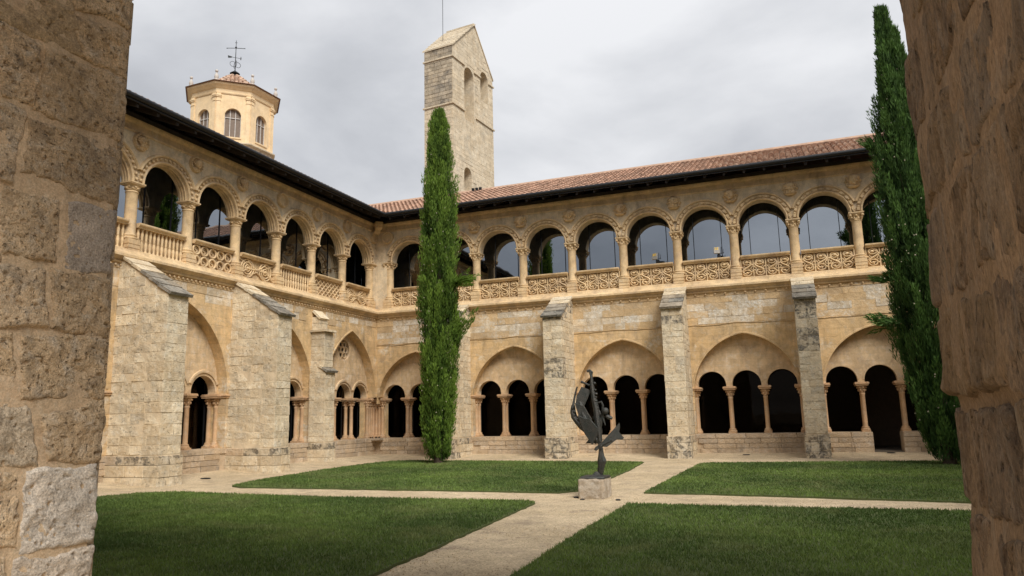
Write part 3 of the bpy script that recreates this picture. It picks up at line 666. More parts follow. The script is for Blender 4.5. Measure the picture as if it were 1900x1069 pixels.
    # balustrade
    for k in ks[:-1]:
        a, b = rng(cols[k]+.22, cols[k+1]-.22); ty = P['bal'](k); root_b = None
        mb = MB(); mb.extr_x([(.12, 8.30), (-.16, 8.30), (-.17, 8.34), (-.22, 8.37), (-.24, 8.41), (-.235, 8.455), (.13, 8.455)], a, b); mb.extr_x([(.12, 7.38), (-.20, 7.38), (-.20, 7.46), (-.17, 7.49), (.12, 7.49)], a, b)
        bal = mb.build('balustrade', M_carved, root)
        if ty == 'balusters':
            n = 12
            for q in range(n): inst('baluster', S['baluster'], bal, (a+(b-a)*(q+.5)/n, -.06, 7.485))
            mb = MB(); mb.box(a, b, .06, .12, 7.49, 8.30); mb.build('back_slab', M_carved, bal)
        else:
            mb = MB(); mb.box(a, b, .0, .10, 7.49, 8.30)
            mb.build('back_slab', M_carved, bal)
            if ty == 'relief':
                n = 4; pw = (b-a)/n
                for q in range(n):
                    o_ = inst('relief_figure', S['relief%d' % ((k+q) % 4)], bal, (a+pw*(q+.5), -.01, 7.50), (1.35, 1.5, 1.0))
                for q in range(n+1): inst('panel_rib', S['rib'], bal, (a+pw*q, -.04, 7.895))
            elif ty == 'rings':
                mb = MB()
                for i in range(5):
                    for j in range(2):
                        cx = a+(b-a)*(i+.5)/5; cz = 7.69+.41*j; mb.tube(torus_pts((cx, -.07, cz), .172, 18), .040, 6, True)
                        mb.tube([(cx+.07*math.sin(t*2*PI), -.03, cz-.10+.20*t) for t in [q/8 for q in range(9)]], .026, 5)
                mb.build('ring_tracery', M_carved, bal)
            elif ty == 'scroll':
                mb = MB(); cx = (a+b)/2; w_ = (b-a)/2
                for s_ in (-1, 1):
                    for rr, ph in ((.36, 0), (.25, .5), (.13, 1.)):
                        mb.tube(torus_pts((cx+s_*w_*.52, -.05, 7.90), rr, 22), .034, 6, True)
                    mb.tube([(cx+s_*w_*(.98-1.5*t), -.06, 7.56+.66*t+.10*math.sin(t*6.3)) for t in [q/12 for q in range(13)]], .036, 6)
                    mb.tube([(cx+s_*w_*(.98-1.5*t), -.045, 8.24-.66*t) for t in [q/12 for q in range(13)]], .030, 6)
                    mb.sphere((cx+s_*w_*.52, -.06, 7.90), .07, 8, 6)
                mb.build('scroll_tracery', M_carved, bal)
            elif ty == 'lattice':
                mb = MB(); n = 7
                for i in range(n):
                    for s_ in (-1, 1):
                        x0 = a+(b-a)*i/n; x1 = a+(b-a)*(i+1)/n
                        for zz in (7.50, 7.77, 8.04):
                            mb.tube([(x0, -.04, zz if s_ > 0 else zz+.27), ((x0+x1)/2, -.05, zz+.135+.03), (x1, -.04, zz+.27 if s_ > 0 else zz)], .026, 5)
                mb.build('lattice_tracery', M_carved, bal)
    # entablature
    mb = MB(); a, b = rng(.24, L); ex = (a-.1 if sg > 0 else a, b+.1 if sg < 0 else b)
    mb.extr_x([(-.20, 11.50), (-.25, 11.52), (-.27, 11.56), (-.24, 11.60), (-.24, 11.80), (-.30, 11.83), (-.34, 11.90), (-.34, 11.96), (-.20, 11.96)], *ex); mb.build('cornice', M_carved, root)
    # glazing of the upper gallery
    x0, x1 = rng(-.9, cols[-1]+1); x0, x1 = (max(x0, -.88), x1) if sg > 0 else (x0, min(x1, .88)); gy = .95
    n = int((x1-x0)/1.25)+1
    for q in range(n):
        xa = (x0+q*1.25+.012) if sg > 0 else (x1-(q+1)*1.25+.012)
        mb = MB(); mb.box(xa, xa+1.226, gy, gy+.012, 7.42, 11.7); mb.build('window_pane', M_glass, root)
        mb = MB(); mb.box(xa-.028, xa-.0, gy-.03, gy+.04, 7.42, 11.7); mb.build('window_mullion', M_mull, root)
    # gallery shells
    lo, hi = rng(-4.4, L); lo2, hi2 = (max(lo, 0.0), hi) if sg > 0 else (lo, min(hi, 0.0))
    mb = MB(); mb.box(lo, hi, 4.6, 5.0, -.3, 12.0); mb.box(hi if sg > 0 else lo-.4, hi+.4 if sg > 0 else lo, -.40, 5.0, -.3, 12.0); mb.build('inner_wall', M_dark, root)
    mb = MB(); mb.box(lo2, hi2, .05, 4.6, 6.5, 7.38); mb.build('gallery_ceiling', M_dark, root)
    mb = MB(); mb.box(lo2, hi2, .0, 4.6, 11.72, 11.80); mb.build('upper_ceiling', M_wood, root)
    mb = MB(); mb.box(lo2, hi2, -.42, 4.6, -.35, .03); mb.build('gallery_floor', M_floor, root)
    # ---- eave and roof
    ye, ze, yr, zr = -1.42, 12.13, 3.35, 14.28
    sl = (zr-ze)/(yr-ye); zt = lambda y: ze+(y-ye)*sl
    def slab(name, mat, d0, d1, y0, y1):
        mb = MB(); f = lambda y: sg*max(-y, -99)
        xe = X(L); P_ = []
        for y in (y0, y1):
            for dz in (d0, d1): P_ += [(sg*(-y)+.0, y, zt(y)+dz), (xe, y, zt(y)+dz)]
        mb.add(P_, [(0, 1, 5, 4), (2, 3, 7, 6), (0, 1, 3, 2), (4, 5, 7, 6), (0, 2, 6, 4), (1, 3, 7, 5)]); return mb.build(name, mat, root, smooth=False)
    slab('eave_boarding', M_wood, -.15, -.10, ye, yr); slab('roof_bed', M_tile, -.095, -.04, ye-.02, yr)
    u = 1.75
    while u < L-.1:
        mb = MB(); x = X(u); mb.add([(x-.05, ye+.05, zt(ye)-.30), (x+.05, ye+.05, zt(ye)-.30), (x-.05, ye+.05, zt(ye)-.155), (x+.05, ye+.05, zt(ye)-.155), (x-.05, -.1, zt(-.1)-.40), (x+.05, -.1, zt(-.1)-.40), (x-.05, -.1, zt(-.1)-.155), (x+.05, -.1, zt(-.1)-.155)],
            [(0, 1, 3, 2), (4, 5, 7, 6), (0, 1, 5, 4), (2, 3, 7, 6), (0, 2, 6, 4), (1, 3, 7, 5)]); mb.build('rafter', M_wood, root, smooth=False); u += .83
    mb = MB(); a, b = rng(.2, L); mb.box(a, b, -.36, -.24, 11.965, 12.12); mb.build('wall_plate', M_wood, root, smooth=False)
    mb = MB(); a, b = rng(1.52, L); mb.tube([(a, -1.52, 12.09), (b, -1.52, 12.09)], .085, 10); mb.box(a, b, -1.47, -1.43, 11.95, 12.12); mb.build('gutter', M_gutter, root)
    mb = MB(); a, b = rng(-3.35, L); mb.tube([(a, yr, zr+.02), (b, yr, zr+.02)], .13, 8); mb.build('ridge', M_tiles[1], root)
    # far slope
    mb = MB(); a, b = rng(-8, L); mb.add([(a, yr, zr-.02), (b, yr, zr-.02), (b, 8.3, 12.2), (a, 8.3, 12.2), (a, yr, zr-.12), (b, yr, zr-.12), (b, 8.3, 12.0), (a, 8.3, 12.0)], [(0, 1, 2, 3), (4, 5, 6, 7), (0, 1, 5, 4), (2, 3, 7, 6), (0, 3, 7, 4), (1, 2, 6, 5)]); mb.box(a, b, 7.6, 8.0, -.3, 12.1); mb.build('rear_slope', M_tile, root, smooth=False)
    # barrel tiles
    st = MB(); pit = .245; ang = math.atan(sl); nrow = 12; ls = math.hypot(yr-ye, zr-ze)/nrow; cands = []
    ncol = int((L+3.3)/pit)
    for i in range(ncol):
        x = X(-3.2+i*pit)
        for j in range(nrow):
            y = yr-(j)*ls*math.cos(ang); yl = y-ls*math.cos(ang)
            if sg*x < -yl+.1: continue
            cands.append((i, j, x, y))
    ind = P['tiles'](cands)
    for i, j, x, y in cands:
        jx, jr = rnd.uniform(-.012, .012), rnd.uniform(-.02, .02)
        Mt = Matrix.Translation((x+jx, y+.03, zt(y)+.012-.035+.03)) @ Matrix.Rotation(ang-.045, 4, 'X') @ Matrix.Rotation(jr, 4, 'Z')
        if (i, j) in ind:
            o_ = inst('roof_tile', rnd.choice(S['tiles']), root); o_.matrix_local = Mt
        else:
            st.M = Mt; st.tint = rnd.uniform(-1, 1); me = S['tile']; st.add([v.co for v in me.vertices], [tuple(p.vertices) for p in me.polygons])
    st.M = None; o_ = st.build('roof_tile', M_tile, root, merge=False, angle=0); tag(o_, kind='stuff')

def buttress(root, xc, w_, yf, ztop_w, ztop_f, plinth=True, cap_from=None, detail=True, steps=None, dark=()):
    """battered-top pier against the wall; front at y=yf, width w_."""
    b = MB(); hw = w_/2-.008; yb = -.43
    cut = cap_from if cap_from is not None else -.62
    b.add([(xc-hw, yf+.010, -.35), (xc+hw, yf+.010, -.35), (xc+hw, yb, -.35), (xc-hw, yb, -.35), (xc-hw, yf+.010, ztop_f-.03), (xc+hw, yf+.010, ztop_f-.03), (xc+hw, cut, ztop_w-.03), (xc-hw, cut, ztop_w-.03), (xc+hw, yb, ztop_w-.03), (xc-hw, yb, ztop_w-.03)],
          [(0, 1, 2, 3), (0, 1, 5, 4), (4, 5, 6, 7), (7, 6, 8, 9), (2, 3, 9, 8), (1, 2, 8, 6, 5), (0, 3, 9, 7, 4)])
    bt = b.build('buttress', M_joint, root)
    z = .80; hw = w_/2
    def split(a, b_, lo=.40, hi=.75):
        L_ = [a]
        while b_-L_[-1] > hi: L_.append(L_[-1]+rnd.uniform(lo, hi))
        if b_-L_[-1] < .22 and len(L_) > 1: L_.pop()
        return L_+[b_]
    def ztop(y): return ztop_f+(ztop_w-ztop_f)*min(1, max(0, (y-yf)/(cut-yf)))
    while z < ztop_w-.05:
        h = rnd.uniform(.24, .36)
        ye_ = -.45; ys = yf+rnd.uniform(-.006, .006)
        # portion of this course under the sloping top
        if z+h > ztop_f-.02:
            if z > ztop_f-.02: ys = yf+(cut-yf)*(z+h-ztop_f)/(ztop_w-ztop_f)
            else: h = ztop_f-.01-z
            if ys > ye_-.15 or h < .05: 
                if h < .05: z += h+.001; continue
                break
        cuts = split(ys, ye_)
        for i, (a, c) in enumerate(zip(cuts, cuts[1:])):
            st_ = i == 0 and ((dark and dark[0] < z < dark[1]) or rnd.random() < ((.35 if z > ztop_f-.9 else .05) if root is R_ else 0)); mb_ = M_stain if st_ else M_butt
            if i == 0 and c-a > .25 and rnd.random() < .65:
                m = xc+rnd.uniform(-.12, .12)
                block('buttress_stone', mb_, bt, xc-hw, m-.006, a, c-.006, z+.006, z+h-.004); block('buttress_stone', mb_, bt, m+.006, xc+hw, a, c-.006, z+.006, z+h-.004)
            else:
                j = rnd.uniform(-.006, .008); block('buttress_stone', mb_, bt, xc-hw-j, xc+hw+j, a, c-.006, z+.006, z+h-.004)
        z += h
    if plinth:
        z = -.22; q = .055
        for h, mt in ((.36, M_butt), (.36, M_butt), (.27, None)):
            cuts = split(yf-q, -.45, .5, .9)
            for i, (a, c) in enumerate(zip(cuts, cuts[1:])):
                m_ = (M_stain if (i == 0 and root is R_) else mt) if mt else (M_stain if (i < 2) else M_par); e_ = .0 if mt else .0
                if i == 0: m2 = xc+rnd.uniform(-.1, .1); block('plinth_stone', m_, bt, xc-hw-q-e_, m2-.006, a-e_, c-.006, z+.006, z+h-.006); block('plinth_stone', m_, bt, m2+.006, xc+hw+q+e_, a-e_, c-.006, z+.006, z+h-.006)
                else: block('plinth_stone', m_, bt, xc-hw-q-e_, xc+hw+q+e_, a, c-.006, z+.006, z+h-.006)
            z += h
    # overlapping coping slabs down the slope
    n = 5; ln = math.hypot(cut-yf, ztop_w-ztop_f); an = math.atan2(ztop_w-ztop_f, cut-yf)
    for i in range(n):
        t = (i+.5)/n; y = yf+(cut-yf)*t; zz = ztop_f+(ztop_w-ztop_f)*t
        halves = ((xc-hw-.05, xc+hw+.05),) if i in (0, 4) else ((xc-hw-.04, xc+rnd.uniform(-.15, .15)),)
        if len(halves) == 1 and halves[0][1] < xc+hw: halves = (halves[0], (halves[0][1]+.012, xc+hw+.04))
        for a, c in halves:
            ex = .14 if i == 0 else .04
            k = (('cap' if i < 3 else 'butt'), rnd.randrange(7)); m_ = M_cap if i < 3 else M_butt
            kk = (m_.name, k[1])
            if kk not in _blk: me = _base[k[1]].copy(); me.materials.append(m_); _blk[kk] = me
            o_ = inst('coping_slab', _blk[kk], bt, ((a+c)/2, y-ex/2*math.cos(an), zz+.035-ex/2*math.sin(an)+.02), (c-a, ln/n+ex, .10), (an-.06, 0, 0))
    return bt

# north wing, frontal
R_ = empty('cloister_wing')
tag(R_, 'golden stone cloister wing with eight glazed round arches, relief balustrade and red tile roof', 'cloister wing')
Lr = 32.4
Rc = [(6.56, 6.88, .5, 27.5), (6.20, 6.56, .5, 27.5), (5.84, 6.20, .5, 27.5), (5.50, 5.84, .5, 27.5)]
Rc = [(6.42, 6.70, .5, 27.5), (6.10, 6.42, .5, 27.5), (5.79, 6.10, .5, 27.5), (5.50, 5.79, .5, 27.5)]
heads = {k: ('head', (k*2+k//3) % 4) for k in range(0, 11)}; heads[0] = ('ring', 0)
wing(1, R_, Lr, .98, [2.75, 8.02, 13.30, 18.55, 23.75, 29.0], [5.4, 10.6, 15.9, 21.1, 26.4], 12,
     dict(dz=0, half=2.18, zs=2.50, c=.38, apex=5.1, c0=.70, oculus=False, hood=False, door=(4, 0), clu=(.62, .44, .27, .10), par0=.0, gap=(23.22, 24.28), parvis=(.5, 26.5),
          courses=Rc, lip=True, seen=27, bead=.42, intr=False, petal='block', cap='R', med=heads, medz=11.20, bal=lambda k: 'relief',
          tiles=lambda c_: set((i, j) for i, j, x, y in sorted([q for q in c_ if q[2] < 25.2 and q[1] > 1], key=lambda q: -q[2])[:300])))
for xc, wd in ((5.35, .84), (10.62, .86), (15.88, .85), (21.12, .80), (26.4, .84)):
    if xc in (5.35, 26.4):
        pass
    b_ = buttress(R_, xc, wd, -2.42, 7.12, 6.06, dark={10.62: (3.1, 4.2), 21.12: (3.9, 4.7)}.get(xc, ()))
mb = MB(); mb.box(-.34, .07, -.07, .34, .79, 2.785); mb.build('corner_core', M_wall, R_, smooth=False)
mb = MB(); mb.box(-.36, .95, -.95, .36, .70, .792); mb.build('corner_slab', M_par, R_, smooth=False)
for q_ in ((.085, -.085),): col = inst('column', S['lshaft'], R_, (q_[0], q_[1], .98)); inst('capital', S['lcap'], col, (0, 0, 1.37)); inst('column_base', S['lbase'], col, (0, 0, 0))
# west wing, receding
Wr = empty('cloister_wing', rz=PI/2)
tag(Wr, 'golden stone cloister wing receding under a black eave, with baluster, ring and scroll parapets', 'cloister wing')
lmed = {0: ('ring', 0), 1: ('ring', 0), 2: ('ring', 0), 3: ('ring', 0), 4: ('both', 2), 5: ('both', 1), 6: ('both', 2), 7: ('both', 0)}
types = {0: 'scroll', 1: 'lattice', 2: 'balusters', 3: 'scroll', 4: 'rings', 5: 'balusters', 6: 'balusters'}
wing(-1, Wr, 31.0, .49, [2.67, 8.02, 13.25, 18.5], [5.6, 10.56, 15.75, 21], 9,
     dict(dz=-.05, half=2.17, zs=2.83, c=1.25, apex=6.15, c0=.50, oculus=True, hood=True, door=None, clu=(.60, .42, .25, .10), par0=.0, gap=None, parvis=(.5, 16.5),
          courses=[(6.40, 6.69, .5, 17), (6.10, 6.40, 3.6, 7.2), (6.10, 6.40, 8.9, 12.4), (6.10, 6.40, 14.1, 17)], lip=False, seen=18, bead=.20, intr=True, petal='bead', cap='L', med=lmed, medz=11.24,
          bal=lambda k: types.get(k, 'balusters'), tiles=lambda c_: set()))
buttress(Wr, -10.56, .84, -2.62, 7.0, 5.70); buttress(Wr, -15.74, .84, -2.58, 7.0, 5.72)
# third buttress is stepped: low pier, shallower upper stage with its own caps
b3 = buttress(Wr, -5.62, .74, -1.26, 4.05, 3.86, cap_from=-.95)
mb = MB(); mb.box(-5.62-.30, -5.62+.30, -1.10, -.43, 3.9, 5.62); up = mb.build('upper_stage', M_joint, b3)
for z in np.arange(4.05, 5.5, .31): block('buttress_stone', M_butt, b3, -5.62-.33, -5.62+.33, -1.16, -.45, z+.006, min(z+.31, 5.62)-.004)
block('coping_slab', M_butt, b3, -5.62-.42, -5.62+.42, -1.30, -.45, 5.62, 5.72)
for z in (5.73, 6.03): block('buttress_stone', M_butt, b3, -5.62-.29, -5.62+.29, -.86, -.45, z, z+.29)
o_ = block('coping_slab', M_butt, b3, -5.62-.34, -5.62+.34, -.98, -.42, 6.36, 6.46); o_.rotation_euler.x = .75
# carved corbel under the eaves in the corner
mb = MB(); mb.M = Matrix.Rotation(PI/4, 4, 'Z')
mb.M = Matrix.Translation((.22, -.22, 0)) @ Matrix.Rotation(-PI/4, 4, 'Z')
mb.box(-.1, .80, -.20, .20, 11.78, 11.98); mb.prism([(-.1, 11.35), (.25, 11.42), (.55, 11.62), (.62, 11.78), (-.1, 11.78)], -.16, .16)
mb.M = mb.M @ Matrix.Translation((.60, 0, 11.72)) @ Matrix.Rotation(PI/2, 4, 'X'); mb.lathe([(.13, -.18), (.13, .18)], 14)
mb.build('corner_corbel', M_carved, R_, bevel=.015)

# ------------------------------------------------------------------ south wing: the opening we look through, and the east wing across the court
Sw = empty('boundary_wall', (18.95, -30.3, 0))
tag(Sw, 'rough block masonry wall in shadow whose deep opening frames the view of the courtyard', 'wall')
IX = Matrix.Translation((-18.95, 30.3, 0))
M_jamb = stone('jamb_block', (.80, .61, .395), (.68, .50, .315), (.80, .70, .56), big=5, mid=12, streak=.25, objvar=.20, grime=(.30, .23, .16), grime_at=(.50, .66), gscale=8, bump=1.0, bdist=.035, pits=.7, pscale=45, grain=.35)
M_jmort = stone('jamb_mortar', (.68, .52, .345), (.61, .455, .30), (.66, .54, .39), big=6, mid=20, bump=.8, bdist=.012, pits=.25, pscale=90, grain=.2)
def wallmb(): m_ = MB(); m_.M = IX; return m_
J0, J1 = 16.895, 21.008
mb = wallmb(); arch_wall(mb, -2, 34, -.4, 12.0, -30.3-1.5, -30.33, [Rect(J0-.035, J1+.045, .70, 6.2)]); mb.build('wall', M_jmort, Sw, smooth=False)
mb = wallmb(); mb.box(-2, 34, -36, -30.33, -.5, .02); mb.build('passage_floor', M_par, Sw)
mb = wallmb(); mb.box(-2, 34, -34.1, -31.8, 6.5, 6.8); mb.build('jamb_shade_slab', plain('pale_shade_slab', (.68, .60, .48), .9), Sw)  # unseen slab added to hold light off the jambs, depth tuned for that
mb = wallmb(); mb.box(-2.1, 34.1, -31.95, -30.2, 12.0, 12.2); mb.build('coping', M_par, Sw)
EX = empty('cloister_wing', (32.45, -16, 0))
tag(EX, 'plain stone wing closing the side of the courtyard hidden behind the rough jamb', 'cloister wing')
mb = MB(); mb.box(0, .5, -14.3, 16, -.4, 12); mb.build('wall', M_wall, EX); mb = MB(); mb.add([(-1.4, -16, 12.1), (-1.4, 16, 12.1), (3.4, 16, 14.2), (3.4, -16, 14.2), (8, 16, 12.1), (8, -16, 12.1)], [(0, 1, 2, 3), (3, 2, 4, 5), (0, 1, 4, 5)]); mb.build('roof', M_tile, EX, smooth=False)

# jamb stones: each an uneven block standing proud of the mortar
def jamb_stone(quad, xp, face, proud=.03, rough_=.016, seed=0, smear=1.0, mat=None, ny_=56, name='stone', wrap=None):
    """quad: four (y,z) corners; xp: plane of the reveal; face=+1 looks to +x, -1 to -x."""
    n = ny_; V = []; off_ = Vector((seed*7.3, seed*3.1, 0)); q = [Vector((a, b)) for a, b in quad]
    for j in range(n+1):
        for i in range(n+1):
            s, t = i/n, j/n
            p = (q[0]*(1-s)+q[1]*s)*(1-t)+(q[3]*(1-s)+q[2]*s)*t
            # wobble of the outline
            wob = .030*mnoise.noise(Vector((p.x*5, p.y*5, seed)))+.012*mnoise.noise(Vector((p.x*22, p.y*22, seed)))
            wob2 = .030*mnoise.noise(Vector((p.x*5+9, p.y*5, seed)))+.012*mnoise.noise(Vector((p.x*22, p.y*22+7, seed)))
            ed = min(s, 1-s)*(q[1]-q[0]).length, min(t, 1-t)*(q[3]-q[0]).length; ed = min(ed)+.012*mnoise.noise(Vector((p.x*13, p.y*13, seed+31)))
            k = max(0, min(1, ed/.026)); k = 1-(1-k)**2
            P3 = Vector((p.x*9*smear, p.y*(9 if face > 0 else 2.6), seed*3.7))
            h = proud*k + rough_*k*(mnoise.fractal(P3, .9, 2.1, 4) + .9*mnoise.noise(Vector((p.x*3, p.y*3, seed+50))))
            pitn = mnoise.noise(Vector((p.x*34*smear, p.y*(34 if face > 0 else 9), seed+11))); 
            if pitn > .36: h -= k*min(.014, (pitn-.36)*.09)
            if k < .02 or min(s, t, 1-s, 1-t) <= 0: h = -.03
            V.append((xp+face*h, p.x+wob, p.y+wob2))
    F = [(j*(n+1)+i, j*(n+1)+i+1, (j+1)*(n+1)+i+1, (j+1)*(n+1)+i) for j in range(n) for i in range(n)]
    if face < 0: F = [tuple(reversed(f)) for f in F]
    m_ = MB(); m_.M = IX; m_.add(V, F); return m_.build(name, mat or M_jamb, Sw, merge=False, angle=0)
JQ = [[(-31.31, 3.81), (-30.71, 4.02), (-30.61, 3.73), (-31.3, 3.7)], [(-30.73, 4.14), (-30.285, 4.39), (-30.30, 4.07), (-30.65, 4.0)], [(-30.67, 3.94), (-30.30, 4.03), (-30.30, 3.73), (-30.61, 3.72)], [(-31.07, 3.69), (-30.84, 3.69), (-30.85, 3.34), (-31.03, 3.32)], [(-30.8, 3.68), (-30.31, 3.70), (-30.31, 3.33), (-30.83, 3.32)], [(-31.18, 3.28), (-30.91, 3.28), (-30.91, 2.91), (-31.14, 2.9)], [(-30.87, 3.27), (-30.31, 3.29), (-30.285, 2.92), (-30.86, 2.99)], [(-30.96, 2.86), (-30.68, 2.87), (-30.65, 2.55), (-30.94, 2.52)], [(-30.6, 2.87), (-30.29, 2.9), (-30.28, 2.54), (-30.6, 2.52)], [(-31.1, 2.46), (-30.7, 2.48), (-30.68, 2.19), (-31.07, 2.17)], [(-30.66, 2.49), (-30.28, 2.5), (-30.28, 2.18), (-30.65, 2.19)], [(-31.07, 2.14), (-30.84, 2.14), (-30.82, 1.84), (-31.04, 1.85)], [(-30.8, 2.15), (-30.29, 2.16), (-30.27, 1.85), (-30.77, 1.83)], [(-31.03, 1.81), (-30.72, 1.8), (-30.67, 1.51), (-31.0, 1.5)], [(-30.64, 1.75), (-30.28, 1.82), (-30.27, 1.51), (-30.6, 1.52)], [(-31.0, 1.48), (-30.75, 1.47), (-30.74, 1.12), (-30.96, 1.12)], [(-30.7, 1.46), (-30.28, 1.47), (-30.27, 1.08), (-30.71, 1.08)], [(-30.74, 1.04), (-30.28, 1.05), (-30.26, 0.72), (-30.73, 0.74)], [(-31.1, 1.08), (-30.78, 1.06), (-30.76, 0.74), (-31.1, 0.74)], [(-31.14, 2.82), (-30.99, 2.86), (-30.96, 2.51), (-31.1, 2.5)], [(-31.21, 3.57), (-31.1, 3.67), (-31.06, 3.31), (-31.19, 3.32)], [(-31.3, 4.5), (-30.78, 4.5), (-30.76, 4.08), (-31.3, 3.86)], [(-30.74, 4.8), (-30.285, 4.8), (-30.29, 4.45), (-30.74, 4.2)]]
jc = {0: (.37, .28, .175), 8: (.36, .31, .26), 16: (.50, .45, .385), 17: (.46, .40, .33), 13: (.42, .35, .26)}
jm = {}
for i, q in enumerate(JQ):
    mt = M_jamb
    if i in jc:
        c_ = tuple(q_*1.45 for q_ in jc[i]); mt = stone('jamb_block_%s' % {0: 'tan', 8: 'smooth', 16: 'pale', 17: 'whitish', 13: 'mottled'}[i], c_, tuple(x*.85 for x in c_), tuple(x*1.12 for x in c_), big=6, mid=15, bump=1., bdist=.018, pits=.35 if i != 8 else .12, pscale=75, grime=tuple(x*.5 for x in c_), grime_at=(.56, .68), gscale=8, grain=.35)
    c_q = Vector((sum(a for a, b in q)/4, sum(b for a, b in q)/4)); q = [tuple(c_q+(Vector(p_)-c_q)*1.085) for p_ in q]; q = [(min(a, -30.300), b) for a, b in q]
    jamb_stone(q, 16.893, 1, proud=.016 if i != 8 else .012, rough_=.013 if i != 8 else .004, seed=i+1, mat=mt)
# outer corner: a return face so the arris reads uneven
zz = .7
while zz < 5.2:
    h = rnd.uniform(.28, .36); block('quoin', M_jamb, Sw, 16.60-18.95, 16.882-18.95, -.16, .02, zz+.01, zz+h-.01); zz += h
# right reveal
M_jr = stone('shaded_brown_jamb_block', (.32, .22, .135), (.23, .16, .10), (.36, .29, .22), big=5, mid=14, objvar=.14, grime=(.13, .085, .055), grime_at=(.48, .64), gscale=9, bump=1., bdist=.04, pits=.6, pscale=55, stretch=(1, 1, .42), streak=.3, grain=.35)  # brown stone, base colour darkened further for the reveal's shade
RQ = []
z = .70; row = 0
while z < 5.0:
    h = (.34, .30, .36, .33)[row % 4]; ys = [-30.28, -30.28-rnd.uniform(.36, .52)]; ys.append(ys[-1]-rnd.uniform(.3, .42)); ys.append(ys[-1]-rnd.uniform(.3, .4)); ys.append(-31.79)
    for a, b in zip(ys, ys[1:]): RQ.append([(a-.012, z+h-.012+rnd.uniform(-.02, .01)), (b+.012, z+h-.012+rnd.uniform(-.02, .02)), (b+.012, z+.012), (a-.012, z+.012)])
    z += h; row += 1
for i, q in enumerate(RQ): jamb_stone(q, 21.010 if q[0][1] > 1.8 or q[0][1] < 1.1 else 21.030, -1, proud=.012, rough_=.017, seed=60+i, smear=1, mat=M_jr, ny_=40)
# uneven coat of mortar on both reveals
def mortar(xp, face, name):
    n, m = 46, 170; V = []
    for j in range(m+1):
        for i in range(n+1):
            y = -30.335-1.46*i/n; z = .705+4.4*j/m; V.append((xp+(.03*max(0, min(1, (1.78-z)/.08))*max(0, min(1, (z-1.15)/.3)) if face < 0 else 0)+face*(.004+.010*mnoise.noise(Vector((y*4, z*4, face)))+.005*mnoise.noise(Vector((y*15, z*15, face)))), y, z))
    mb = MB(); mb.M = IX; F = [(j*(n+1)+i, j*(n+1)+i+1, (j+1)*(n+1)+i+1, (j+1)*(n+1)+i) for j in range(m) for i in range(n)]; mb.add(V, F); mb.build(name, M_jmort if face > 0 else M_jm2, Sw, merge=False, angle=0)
M_jm2 = stone('shaded_brown_jamb_mortar', (.37, .25, .15), (.30, .205, .12), (.35, .26, .175), big=5, mid=16, bump=1, bdist=.02, pits=.35, pscale=60, stretch=(1, 1, .5), streak=.3, grain=.25)  # brown mortar, shade of this reveal likewise put into its colour
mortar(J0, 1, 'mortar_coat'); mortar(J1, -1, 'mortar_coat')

# ------------------------------------------------------------------ bell tower behind the north wing
ca, sa = math.cos(math.radians(6.2)), math.sin(math.radians(6.2))
Tw = empty('bell_tower', (-.961, 12.0, 0), PI/2-math.radians(6.2))
tag(Tw, 'weathered stone bell tower with stepped gable and two tall arched belfry openings', 'tower')
# local x along the long side (away from the court), local y>0 towards the hidden side
def tz(x): return 28.75+(31.9-28.75)*min(1, max(0, x/3.25)) if x < 3.25 else 31.9-(31.9-28.5)*(x-3.25)/(6.1-3.25)
mb = MB(); opsT = [Arch(2.38, .71, 27.20, 23.6, 0, 16), Arch(4.74, .61, 27.95, 26.05, 0, 16)]
o3 = Arch(2.06, .54, 19.35, 18.0, 0, 14)
class Both:     # window under the belfry opening
    pass
arch_wall(mb, 0, 6.1, 10, 31, 0, 2.42, opsT+[o3], step=.8, ztop=lambda x: tz(x) if abs(x-3.25) > 1e-3 else 31.9)
mb.build('wall', M_tower, Tw, smooth=False)
mb = MB(); 
for k, zz in enumerate(np.arange(10, 28.6, .31)):
    pass
mb.quad((-.012, 0.0, 10), (-.012, 2.42, 10), (-.012, 2.42, 28.74), (-.012, 0, 28.74)); 
# separate quoined face: real blocks on the narrow side, joined because they are too small to pick apart
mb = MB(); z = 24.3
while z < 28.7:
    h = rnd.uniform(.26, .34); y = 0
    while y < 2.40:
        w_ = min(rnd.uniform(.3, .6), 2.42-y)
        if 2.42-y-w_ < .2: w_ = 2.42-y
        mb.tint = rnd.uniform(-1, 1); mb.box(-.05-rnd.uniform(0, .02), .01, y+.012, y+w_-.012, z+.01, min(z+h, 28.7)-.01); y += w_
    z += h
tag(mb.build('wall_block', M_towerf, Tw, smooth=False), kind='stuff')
mb = MB(); z = 15
while z < 24.15:
    h = rnd.uniform(.28, .36); y = 0
    while y < 2.40:
        w_ = min(rnd.uniform(.35, .7), 2.42-y)
        if 2.42-y-w_ < .2: w_ = 2.42-y
        mb.tint = rnd.uniform(-.6, .8); mb.box(-.045-rnd.uniform(0, .012), .01, y+.01, y+w_-.01, z+.008, min(z+h, 24.15)-.008); y += w_
    z += h
tag(mb.build('wall_block', M_tower, Tw, smooth=False), kind='stuff')
